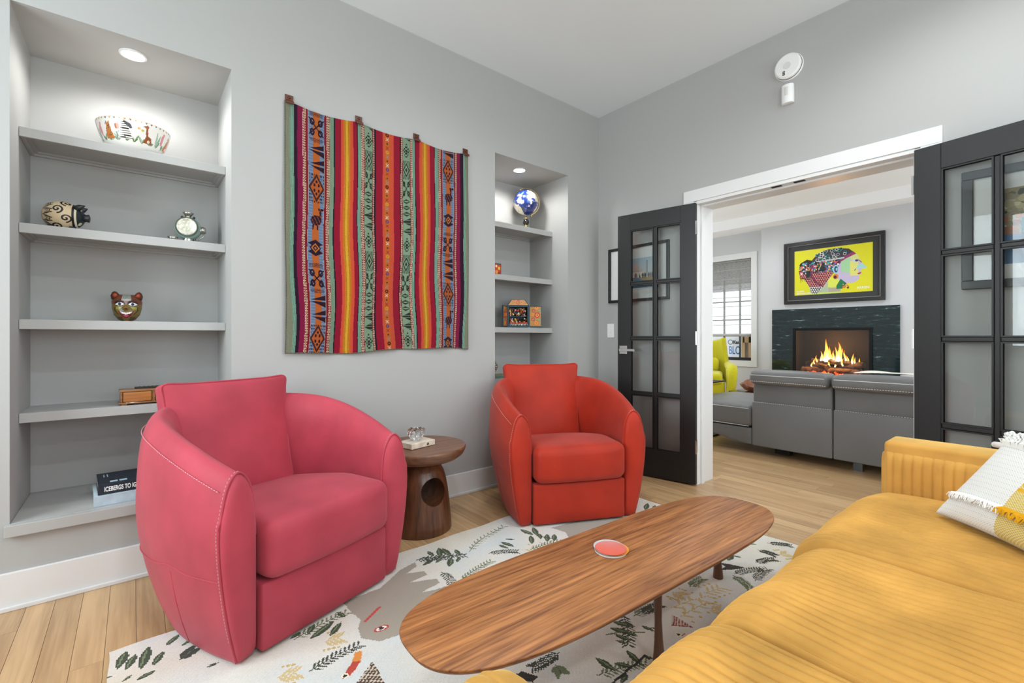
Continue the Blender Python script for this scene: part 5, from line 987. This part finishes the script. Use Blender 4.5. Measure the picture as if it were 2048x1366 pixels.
def fireplace():
    R = thing('fireplace', 'gas fireplace with burning logs in a dark green black granite surround', 'fireplace', (XF, 2.03, 0)); gm = granite(); y0, y1, zt = -.703, .706, 1.436; by0, by1, bz0, bz1 = -.444, .434, .535, 1.176; q = -.02
    g = G(); g.box((q, y0, 0), (-.0005, by0, zt)); g.box((q, by1, 0), (-.0005, y1, zt)); g.box((q, by0, bz1), (-.0005, by1, zt)); g.box((q, by0, 0), (-.0005, by1, bz0)); g.build('granite_surround', gm, R)
    f = G(); t = .034; fm = mat('black_steel', '#16191b', .35, .6)
    for a, b in [((-.045, by0, bz1-t), (q, by1, bz1)), ((-.045, by0, bz0), (q, by1, bz0+t)), ((-.045, by0, bz0+t), (q, by0+t, bz1-t)), ((-.045, by1-t, bz0+t), (q, by1, bz1-t))]: f.box(a, b)
    f.build('steel_frame', fm, R, bevel=.003)
    x0 = .30; g = G(); g.box((x0, by0, bz0), (x0+.01, by1, bz1)); g.box((0, by0, bz0), (x0, by0+.01, bz1)); g.box((0, by1-.01, bz0), (x0, by1, bz1)); g.box((0, by0, bz0), (x0, by1, bz0+.01)); g.box((0, by0, bz1-.01), (x0, by1, bz1)); g.build('firebox', mat('soot_black', '#1b1613', .8, noise=(8, .4)), R)
    G().box((-.034, by0+t-.004, bz0+t-.004), (-.030, by1-t+.004, bz1-t+.004)).build('glass_front', glassmat('fire_glass', (.93, .95, .95), .9), R)
    bark = mat('charred_log', '#6d5140', .9, noise=(18, .6), bump=(40, 1.0, .01), aniso=(1, 1, 1)); rs = random.Random(6)
    for a, b, r_ in [((.08, -.32, .60), (.10, .30, .615), .045), ((.16, -.30, .61), (.17, .34, .63), .05), ((.05, .05, .66), (.20, .33, .70), .036), ((.06, -.34, .70), (.20, -.02, .665), .042), ((.12, -.22, .72), (.14, .26, .735), .036), ((.04, -.33, .585), (.07, -.20, .60), .05), ((.10, .02, .75), (.18, .24, .70), .026), ((.07, .24, .60), (.05, .36, .62), .045)]:
        a, b = np.array(a), np.array(b); pts = [a+(b-a)*s+np.array([0, 0, rs.uniform(-.006, .006)]) for s in np.linspace(0, 1, 7)]; o = G().tube(pts, [r_*rs.uniform(.82, 1.12) for _ in pts], 12).build('log', bark, R, smooth=True, auto=60)
    em = mat('glowing_ember', '#8a2a12', .8, emit=('#ff4a1c', 2.2)); eg = G()
    for k in range(130): eg.sphere((rs.uniform(.0, .26), rs.uniform(-.34, .34), rs.uniform(.565, .60)), rs.uniform(.008, .018), 6, 4)
    tag(eg.build('ember_bed', em, R, smooth=True), kind='stuff')
    fl = bpy.data.materials.new('flame'); fl.use_nodes = True; N, L = nt(fl); N.remove(N['Principled BSDF']); ou = N['Material Output']; tc = N.new('ShaderNodeTexCoord'); sp = N.new('ShaderNodeSeparateXYZ'); L.new(tc.outputs['Generated'], sp.inputs[0]); rp = N.new('ShaderNodeValToRGB'); e = rp.color_ramp.elements; e[0].color = (*lin('#fff3c0'), 1); e[1].position = 1; e[1].color = (*lin('#ff5a10'), 1); q2 = e.new(.45); q2.color = (*lin('#ffc24a'), 1); L.new(sp.outputs[2], rp.inputs[0]); emn = N.new('ShaderNodeEmission'); emn.inputs[1].default_value = 3.2; L.new(rp.outputs[0], emn.inputs[0])
    lw = N.new('ShaderNodeLayerWeight'); lw.inputs[0].default_value = .35; tr = N.new('ShaderNodeBsdfTransparent'); mx = N.new('ShaderNodeMixShader'); L.new(lw.outputs['Facing'], mx.inputs[0]); L.new(emn.outputs[0], mx.inputs[1]); L.new(tr.outputs[0], mx.inputs[2]); L.new(mx.outputs[0], ou.inputs[0])
    for y, z, hh, r_ in [(.07, .73, .30, .026), (.045, .72, .21, .022), (.09, .73, .18, .018), (-.06, .74, .25, .026), (-.085, .74, .17, .018), (-.035, .74, .19, .016), (.14, .74, .13, .014), (.11, .74, .10, .012), (-.13, .735, .15, .013), (-.155, .72, .10, .011), (-.21, .715, .13, .012), (-.235, .71, .09, .010), (-.28, .69, .10, .010), (.19, .70, .11, .011), (.22, .69, .08, .009), (.0, .75, .13, .014), (.02, .745, .09, .012), (.25, .66, .07, .009), (-.1, .68, .10, .012), (.05, .66, .09, .012), (-.02, .665, .08, .011)]:
        pts = []; rad = []
        for s in np.linspace(0, 1, 9): pts.append((.10+.02*math.sin(s*5+y*40), y+.075*hh*math.sin(s*4.0+y*60)*s, z+hh*s)); rad.append(r_*(math.sin(PI*min(1, .18+s*.82))**.8)*(1-s)**.35+.0005)
        G().tube(pts, rad, 10).build('flame', fl, R, smooth=True)
    l = bpy.data.lights.new('fire_glow', 'POINT'); l.energy = 14; l.color = (1, .45, .15); l.shadow_soft_size = .08; o = bpy.data.objects.new('fire_glow', l); o.location = (XF+.02, 2.03, .92); C.objects.link(o)
fireplace()
# the chimney wall is opened for the firebox
for o_ in list(C.objects):
    if o_.name == 'wall_chimney':
        g = G(); a, b = 2.03-.444, 2.03+.434; g.box((XF, -1.2, 0), (7.4, a, 3)); g.box((XF, b, 0), (7.4, 2.89, 3)); g.box((XF, a, 1.176), (7.4, b, 3)); g.box((XF, a, 0), (7.4, b, .535)); g.box((XF+.32, a, .535), (7.4, b, 1.176)); t = g.build('tmp', M_white); o_.data = t.data; bpy.data.objects.remove(t)
def poster():
    cv = Canvas(260, 180, 2.6, 1.8, '#e3dd1c'); rs = random.Random(4)
    # collage head in profile looking right: patterned hair, pale geometric face
    cv.poly([(.52, .0), (1.62, .0), (1.62, .30), (1.52, .52), (1.30, .62), (.9, .60), (.55, .40)], '#cfe06a')
    cv.poly([(.72, .06), (1.25, .06), (1.25, .42), (.95, .66), (.80, .55)], '#b7c2a6'); cv.rect(1.18, .25, 1.62, .62, '#dfe85a'); cv.rect(1.2, .06, 1.6, .22, '#b9ab9c')
    fc = [(1.30, 1.52), (1.9, 1.62), (2.15, 1.38), (2.22, 1.18), (2.28, 1.06), (2.44, .88), (2.26, .84), (2.22, .76), (2.28, .68), (2.18, .62), (2.20, .48), (2.02, .36), (1.78, .36), (1.58, .44), (1.46, .62), (1.44, .95)]
    cv.poly(fc, '#c9bcd8'); cv.poly([(1.62, 1.22), (1.9, 1.35), (1.92, .70), (1.62, .82)], '#a9d8a4'); cv.rect(1.90, .62, 2.16, 1.18, '#e5e07a'); cv.poly([(1.9, 1.52), (2.15, 1.38), (2.2, 1.2), (1.92, 1.22)], '#d7dd8a')
    cv.poly([(2.06, .86), (2.44, .88), (2.30, 1.04), (2.18, 1.05)], '#a7d6d6'); cv.ell(2.08, 1.18, .10, .055, '#c6d6ea'); cv.ell(2.11, 1.18, .05, .045, '#4a2a63'); cv.line([(2.16, 1.20), (2.26, 1.10)], .02, '#3a2333'); cv.line([(2.04, .80), (2.08, .86)], .02, '#3a2333'); cv.poly([(2.12, .70), (2.26, .74), (2.22, .66), (2.16, .65)], '#c22a2a')
    cv.poly([(1.60, .55), (1.46, .28), (1.46, .16), (1.66, .16), (1.78, .36)], '#1e7a4c')
    hair = [(.16, .95), (.2, 1.28), (.45, 1.42), (.62, 1.36), (.78, 1.55), (1.1, 1.72), (1.5, 1.74), (1.86, 1.66), (2.1, 1.44), (1.75, 1.36), (1.62, 1.2), (1.52, 1.0), (1.42, .85), (1.25, .62), (1.02, .30), (.8, .02), (.60, .05), (.52, .35), (.36, .62), (.2, .68)]
    cv.poly(hair, '#221c24')
    M = np.zeros(cv.X.shape, bool); t = Canvas(260, 180, 2.6, 1.8, '#000000'); t.poly(hair, '#ffffff'); M = t.a[..., 0] > .5
    lowr = M & (cv.Y < .86); tri = ((cv.Y/.075) % 1) > abs(((cv.X/.08+.5*(np.floor(cv.Y/.075) % 2)) % 1)-.5)*2; cv.mask(lowr & tri, '#e88a86'); cv.mask(lowr & tri & (cv.Y < .30), '#e9e2e0'); cv.mask(lowr & ~tri & (cv.Y > .30), '#3a1620')
    top = M & (cv.Y > 1.30) & (cv.X > .62); cv.mask(top, '#3b3640')
    for i in range(46):
        x, y = rs.uniform(.7, 1.75), rs.uniform(1.33, 1.70); k = int((y/1.8)*180), int(x/2.6*260)
        if M[min(179, k[0]), min(259, k[1])]: cv.ell(x, y, .055, .055, rs.choice(['#d8d4d6', '#2f9a8c', '#bdb6bb'])); cv.ell(x, y, .037, .037, '#211d26')
    cv.poly([(1.62, 1.34), (1.98, 1.52), (2.10, 1.44), (1.78, 1.30), (1.55, 1.15)], '#9b3a6e'); cv.poly([(.70, 1.30), (1.72, 1.36), (1.72, 1.31), (.70, 1.25)], '#c8ccd0')
    for i in range(300):
        x, y = rs.uniform(.18, 1.55), rs.uniform(.86, 1.27); k = int((y/1.8)*180), int(x/2.6*260)
        if M[k]: q = rs.uniform(.018, .04); cv.ell(x, y, q, q, rs.choice(['#e05a6a', '#2fa59a', '#e8b23a', '#5a6fb8', '#e9e2e0', '#17151c', '#17151c', '#8a3f74'])); 
    cv.poly([(.98, 1.20), (1.14, .95), (1.02, .88), (.85, .90)], '#1b2a2c'); cv.poly([(.42, .95), (.58, .98), (.66, .74), (.42, .70)], '#1b2a2c')
    cv.line([(.66, 1.22), (.58, 1.0), (.62, .70), (.80, .45), (1.0, .30)], .06, '#7c2a4e')
    cv.ell(1.44, .92, .10, .17, '#9fd0de'); cv.ell(1.45, .92, .06, .12, '#1d3a5c'); cv.ell(1.47, .92, .035, .06, '#9fd0de'); cv.ell(1.44, .64, .09, .10, '#e07a3a'); cv.ell(1.42, .62, .05, .06, '#2a1c2a')
    for i in range(9): x = .22+i*.05; cv.line([(x, .72), (x+.005, .72-rs.uniform(.05, .22))], .016, '#18161a')
    for i in range(16): x, y = rs.uniform(1.66, 1.86), rs.uniform(.16, .34); cv.ell(x, y, .022, .022, rs.choice(['#e88a86', '#3a1620', '#e05a3a']))
    R = framed('framed_poster', 'yellow poster of a colourful patchwork profile in a wide black frame above the fireplace', 'poster', XF, 1.463, 2.577, 1.503, 2.337, .045, .04, mat('dark_wood_frame', '#1d1b1b', .35, noise=(20, .3)), (.080, .072), mat('charcoal_mount', '#3a3a3b', .8), cv, paintmat('poster_print', .5), glassmat('poster_glass', refl=.15), mat('silver_slip', '#9a9894', .35, .6))
    wm = mat('white_print', '#f4f1d8', .6)
    text('poster_lettering', 'ARKEN', .040, wm, R, (-.0090, -.27, -.262), (PI/2, 0, -PI/2), .0002, .001)
    text('poster_lettering', 'KARIN', .030, wm, R, (-.0090, .405, -.258), (PI/2, 0, -PI/2), .0002, .001); text('poster_lettering', 'BONGALOW', .030, wm, R, (-.0090, .405, -.289), (PI/2, 0, -PI/2), .0002, .001)
poster()
# window with roman shade in the far wall
r = struct('window_6', (XW, 3.08, .70)); bk = mat('black_window_frame', '#141414', .4); W_, H_ = .90, 1.535
g = G(); g.box((.05, 0, 0), (.09, .022, H_)); g.box((.05, W_-.022, 0), (.09, W_, H_)); g.box((.05, .022, 0), (.09, W_-.022, .045)); g.box((.05, .022, H_-.022), (.09, W_-.022, H_)); g.build('window_frame', bk, r)
for y in (.195, .44, .69): G().box((.055, y-.009, .045), (.085, y+.009, H_-.022)).build('mullion', bk, r)
for z in (.62, .90, 1.18): G().box((.058, .022, z-.008), (.082, W_-.022, z+.008)).build('mullion', bk, r)
G().box((.068, .022, .045), (.072, W_-.022, H_-.022)).build('pane', glassmat('window_glass', refl=.6), r)
g = G()
for a, b in [((-.014, -.085, -.09), (0, -.002, H_+.09)), ((-.014, W_+.002, -.09), (0, W_+.085, H_+.09)), ((-.014, -.002, H_+.002), (0, W_+.002, H_+.09)), ((-.014, -.002, -.09), (0, W_+.002, -.002))]: g.box(a, b)
g.build('window_casing', M_trim, r, bevel=.002)
def shade():
    R = thing('roman_shade', 'grey linen roman shade half lowered over the far room window', 'blind', (XW+.03, 3.08, .70)); m = bpy.data.materials.new('linen_shade'); m.use_nodes = True; N, L = nt(m); b = N['Principled BSDF']; b.inputs['Base Color'].default_value = (*lin('#c9c8c4'), 1); b.inputs['Roughness'].default_value = .9; tc = N.new('ShaderNodeTexCoord'); mp = N.new('ShaderNodeMapping'); mp.inputs['Scale'].default_value = (1, 14, 160); L.new(tc.outputs['Object'], mp.inputs[0]); n = N.new('ShaderNodeTexNoise'); n.inputs['Scale'].default_value = 2; L.new(mp.outputs[0], n.inputs[0]); rp = N.new('ShaderNodeValToRGB'); rp.color_ramp.elements[0].position = .35; rp.color_ramp.elements[0].color = (*lin('#a9a8a5'), 1); rp.color_ramp.elements[1].position = .65; rp.color_ramp.elements[1].color = (*lin('#dcdbd7'), 1); L.new(n.outputs[0], rp.inputs[0]); L.new(rp.outputs[0], b.inputs['Base Color'])
    ts = N.new('ShaderNodeBsdfTransparent'); mx = N.new('ShaderNodeMixShader'); mx.inputs[0].default_value = .55; L.new(b.outputs[0], mx.inputs[1]); L.new(ts.outputs[0], mx.inputs[2]); L.new(mx.outputs[0], N['Material Output'].inputs[0])
    zs = np.linspace(.40, 1.53, 9)
    for i in range(8):
        z0, z1 = zs[i], zs[i+1]; a, b_ = .012, .89
        G().grid(lambda u, v: (-.004-.010*math.sin(PI*v)*(1-v), a+(b_-a)*u, z0+(z1-z0)*v), 2, 8).build('fabric_fold', m, R, smooth=True)
        G().box((-.006, a, z0-.004), (-.001, b_, z0+.004)).build('batten', mat('shade_batten', '#a5a4a1', .8), R)
    G().tube([(-.012, .012, .385), (-.012, .89, .385)], .022, 12).build('bottom_roll', mat('shade_roll', '#b5b4b0', .9), R, smooth=True)
    G().box((-.02, .008, 1.505), (.02, .892, 1.53)).build('head_rail', mat('shade_rail', '#8b8a87', .6), R)
shade()
# ------------------------------------------------------------------ grey leather sofa with chaise
def grey_sofa():
    R = thing('leather_sofa', 'grey leather sectional sofa with white stitching, seen from behind in the far room', 'sofa', (4.33, 0, 0)); m = mat('grey_leather', '#6f6f6f', .42, spec=.4, bump=(300, .12, .001), noise=(4, .05)); st = mat('white_thread', '#d8d8d4', .8)
    ys = [1.871, 1.243, .615, -.013]
    def stitch(p, q, parent, step=.016):
        p, q = np.array(p), np.array(q); n = int(np.linalg.norm(q-p)/step); g = G()
        for k in range(n): a = p+(q-p)*(k/n); b = p+(q-p)*((k+.6)/n); g.tube([a, b], .0022, 4)
        tag(g.build('stitching', st, parent), kind='stuff')
    for k in range(3):
        a, b = ys[k+1]+.002, ys[k]-.002; c = (a+b)/2; h = (b-a)/2
        G().rbox((.06, c, .2775), (.06, h, .1975), .012, 3).build('back_panel', m, R, smooth=True)
        G().rbox((.085, c, .57), (.070, h-.003, .115), .02, 3).build('upper_back', m, R, smooth=True)
        hd = G().rbox((.035, c, .700), (.125, h-.004, .058), .045, 5, crown=.012).build('headrest', m, R, smooth=True)
        stitch((-.002, a+.01, .474), (-.002, b-.01, .474), R); stitch((-.092, a+.02, .668), (-.092, b-.02, .668), hd); G().tube([(-.0905, a+.03, .722), (-.0905, b-.03, .722)], .003, 6).build('piping', st, hd, smooth=True)
        G().rbox((.56, c, .36), (.44, h, .09), .05, 4, crown=.012).build('seat_cushion', m, R, smooth=True)
        G().rbox((.19, c, .55), (.07, h-.01, .14), .05, 4).build('back_cushion', m, R, smooth=True)
    G().rbox((.55, .93, .19), (.44, .93, .11), .02, 3).build('seat_base', m, R, smooth=True)
    # chaise end
    ch = G().rbox((.54, 2.225, .330), (.535, .350, .098), .045, 5, crown=.028).build('chaise_cushion', m, R, smooth=True)
    for z in (.405, .247): G().tube([(.006, 1.90, z), (.006, 2.55, z)], .0032, 6).build('piping', st, ch, smooth=True)
    def bf(p, h): q = np.array(p); t = (p[1]+h[1])/(2*h[1]); q[2] += max(0, -p[2]/h[2])*.13*t**1.4; return q
    G().rbox((.54, 2.225, .155), (.53, .350, .075), .015, 4, fn=bf).build('chaise_base', m, R, smooth=True)
    for x, y in [(.10, 1.10), (.10, .1), (.9, 1.10), (.9, 2.3), (.9, .1)]: G().box((x-.006, y-.03, 0), (x+.006, y+.03, .09)).build('leg', mat('dark_steel', '#55585a', .35, .8), R)
    G().box((.12, 1.60, .02), (.20, 1.72, .09)).build('leg', M_dark, R)
    t = thing('throw_blanket', 'cream knitted throw lying along the top of the grey sofa', 'blanket', (4.50, .88, .766)); 
    G().grid(lambda u, v: (-.06+.22*v+.01*math.sin(u*20), -.30+.56*u, .004+.010*math.sin(u*9)*math.sin(v*5)**2+.012*math.sin(PI*u)), 40, 12).build('knit', mat('cream_knit', '#d8d3c4', .95, bump=(90, .8, .004), sheen=.3), t, smooth=True)
grey_sofa()
def c_table():
    R = thing('c_table', 'slim black C shaped side table straddling the grey chaise', 'table', (4.86, 2.60, 0)); m = mat('black_metal', '#1a2022', .4, .5)
    G().box((-.16, -.145, .566), (.16, .15, .580)).build('table_top', m, R, bevel=.002); G().box((-.16, -.145, .0), (.16, .15, .014)).build('base_plate', m, R, bevel=.002); G().box((-.02, .135, .014), (.02, .15, .566)).build('post', m, R)
c_table()
def glass_table():
    R = thing('glass_coffee_table', 'low glass topped coffee table beyond the grey sofa', 'table', (5.78, 2.15, 0)); G().rbox((0, 0, .415), (.33, .47, .006), .005, 2).build('glass_top', glassmat('table_glass', (.86, .93, .92), 1.4), R)
    for x in (-.27, .27):
        for y in (-.40, .40): G().box((x-.012, y-.012, 0), (x+.012, y+.012, .409)).build('leg', M_chrome, R)
    t = thing('driftwood_bowl', 'reddish brown carved driftwood bowl on the glass coffee table', 'bowl', (5.62, 2.42, .421), math.radians(20)); g = G(); n = 24
    for ri in range(1): pass
    V = []; pr = [(.05, 0), (.10, .02), (.15, .065), (.17, .095), (.155, .09), (.12, .05), (.0001, .02)]
    for i, (r_, z) in enumerate(pr):
        for k in range(n): a = 2*PI*k/n; q = 1+.22*math.sin(2*a+.5)+.10*math.sin(5*a); V.append((r_*q*math.cos(a)*1.3, r_*q*math.sin(a)*.8, z*(1+.28*math.sin(3*a+1))))
    g.add(V, [(i*n+k, i*n+(k+1) % n, (i+1)*n+(k+1) % n, (i+1)*n+k) for i in range(len(pr)-1) for k in range(n)]+[tuple(range(n))[::-1]]); g.build('bowl_body', woodmat('driftwood', '#5e2f1c', '#a5633f', 'X', 40, .45), t, smooth=True)
glass_table()
def wing_chair():
    R = thing('wing_chair', 'bright yellow wing armchair by the far room window', 'armchair', (6.22, 3.37, 0), math.radians(-64)); m = mat('yellow_wool', '#c7bf1e', .85, sheen=.3, spec=.2, noise=(60, .06), bump=(400, .3, .001))
    # local: -y is the front
    G().rbox((0, -.02, .37), (.30, .33, .10), .03, 3).build('seat_base', m, R, smooth=True)
    G().rbox((0, -.06, .495), (.27, .32, .075), .045, 4, crown=.02).build('seat_cushion', m, R, smooth=True)
    def bk(u, v, sgn): pass
    V = []; nu, nv = 24, 14
    def back(u, v):
        a = (u-.5)*2; z = .40+.60*v+.06*abs(a)**2.2*v; x = .36*math.sin(a*1.15)/math.sin(1.15)*(1.02-.22*v); y = .34-.26*abs(a)**2.3*(.5+.5*v)+.10*v*0+.06*v; return np.array([x, y, z])
    pts = [[back(i/nu, j/nv) for j in range(nv+1)] for i in range(nu+1)]
    g = G(); F = []
    for i in range(nu+1):
        for j in range(nv+1): V.append(pts[i][j]+np.array([0, -.045, 0])*(1-abs(2*i/nu-1)**6)-np.array([.03*(2*i/nu-1), 0, 0]))
    o = len(V)
    for i in range(nu+1):
        for j in range(nv+1): V.append(pts[i][j]+np.array([.03*(2*i/nu-1), .06, 0]))
    M_ = nv+1; F = [(i*M_+j, i*M_+j+1, (i+1)*M_+j+1, (i+1)*M_+j) for i in range(nu) for j in range(nv)]; F += [(o+a, o+d, o+c, o+b) for a, b, c, d in F[:nu*nv]]
    ring = [i*M_ for i in range(nu+1)]+[nu*M_+j for j in range(1, nv+1)]+[i*M_+nv for i in range(nu-1, -1, -1)]+[j for j in range(nv-1, 0, -1)]
    F += [(ring[k], ring[(k+1) % len(ring)], o+ring[(k+1) % len(ring)], o+ring[k]) for k in range(len(ring))]
    b = g.add(V, F).build('wing_back', m, R, smooth=True); q = b.modifiers.new('subdiv', 'SUBSURF'); q.levels = 1; q.render_levels = 1
    G().rbox((0, .20, .66), (.22, .07, .10), .06, 4).build('lumbar_cushion', m, R, smooth=True)
    for s in (-1, 1):
        P_ = [(s*.335, .22, .66), (s*.355, .10, .645), (s*.37, -.05, .63), (s*.385, -.20, .64), (s*.39, -.30, .62), (s*.388, -.345, .56), (s*.38, -.355, .45), (s*.36, -.345, .32)]; c = cat_rom(P_, 5); G().tube(c, [.052+.012*math.sin(PI*k/(len(c)-1)) for k in range(len(c))], 16).build('arm', m, R, smooth=True)
        G().rbox((s*.355, -.05, .45), (.045, .29, .18), .03, 3).build('arm_side', m, R, smooth=True)
        for y in (-.27, .24): G().tube([(s*.27, y, .0), (s*.26, y*.93, .28)], [.014, .022], 12).build('leg', mat('dark_leg', '#2a1a12', .4), R, smooth=True)
wing_chair()
# ------------------------------------------------------------------ outside the windows
tag(G().box((7.3, 1.5, 1.88), (8.4, 6, 3.2)).build('trim_sky_blocker', mat('sky_blocker_grey', '#8a8a88', .8)), kind='structure')  # added block, dims the sky behind the top of the shade
tag(G().box((7.45, -6, -.35), (30, 14, -.25)).build('ground_outside', mat('snowy_ground', '#cfd0d0', .9)), kind='structure')
tag(G().box((-30, -14, -.35), (-2.2, 14, -.25)).build('ground_outside', mat('snowy_ground', '#cfd0d0', .9)), kind='structure')
def sign():
    R = thing('yard_sign', 'white builder sign with blue lettering standing outside the far window', 'sign', (8.2, 3.55, 0)); wb = mat('sign_white', '#f4f4f2', .6)
    G().box((0, -.60, .40), (.02, .70, 1.10)).build('sign_board', wb, R, bevel=.002)
    for y in (-.55, .65): G().box((.02, y-.03, -.25), (.07, y+.03, 1.05)).build('post', mat('raw_timber', '#b58a5c', .8), R)
    bl = mat('sign_blue', '#1d6fb5', .6); dk = mat('sign_dark', '#2a2c30', .6)
    text('sign_lettering', 'BLO', .20, bl, R, (-.002, .385, .755), (PI/2, 0, -PI/2), .001, .002, .55); text('sign_lettering', 'Kas', .085, dk, R, (-.002, .305, .935), (PI/2, 0, -PI/2), .001, .003, .8)
    g = G(); g.lathe([(.045, -.001), (.045, -.003), (.034, -.003), (.034, -.001)], (0, .355, .965), 20, 'X', close=False); g.build('sign_emblem', dk, R)
sign()
def lumber():
    R = thing('timber_frame', 'tan plywood and timber framing seen outside the far window', 'timber', (7.75, 3.38, 0)); m = woodmat('plywood', '#b98d5e', '#e0c196', 'Z', 25, .8); 
    G().box((0, -.40, .45), (.03, .10, 1.06)).build('plywood_sheet', mat('weathered_board', '#9a938a', .8, noise=(6, .25)), R)
    for y in (.09, -.02, -.2): G().box((-.04, y-.03, -.25), (0, y+.02, 1.08)).build('timber_stud', m, R, bevel=.003)
    G().box((-.04, -.23, .96), (-.002, .09, 1.06)).build('timber_rail', m, R, bevel=.003)
lumber()
def tree(loc, h, seed):
    R = thing('bare_tree', 'bare branched winter tree in the garden beyond the side window', 'tree', loc); rs = random.Random(seed); bm_ = mat('bark', '#4a4038', .9); tr = G(); br = G()
    def grow(p, d, l, r_, lev, g):
        q = p+d*l; g.tube([p, p+d*l*.5+Vector((rs.uniform(-1, 1), rs.uniform(-1, 1), 0))*l*.06, q], [r_, r_*.85, r_*.68], 6)
        if lev == 0: return
        for k in range(3 if lev > 1 else 4):
            n = (d+Vector((rs.uniform(-1, 1), rs.uniform(-1, 1), rs.uniform(-.2, .8)))*.75).normalized(); grow(q-d*l*rs.uniform(0, .35), n, l*rs.uniform(.6, .82), r_*.6, lev-1, br)
    grow(Vector((0, 0, -.3)), Vector((0, 0, 1)), h*.35, .09, 5, tr)
    tr.build('trunk', bm_, R, smooth=True); tag(br.build('branches', bm_, R, smooth=True), kind='stuff')
tree((-5.2, 3.4, 0), 4.6, 3)
t = thing('garden_fence', 'dark panel fence across the garden beyond the side window', 'fence', (-8.5, 0, -.25))
for k in range(14): G().box((-.03, -5+k*.9, 0), (.03, -5+k*.9+.86, 1.5)).build('fence_panel', mat('fence_paint', '#6d6f70', .8), t)
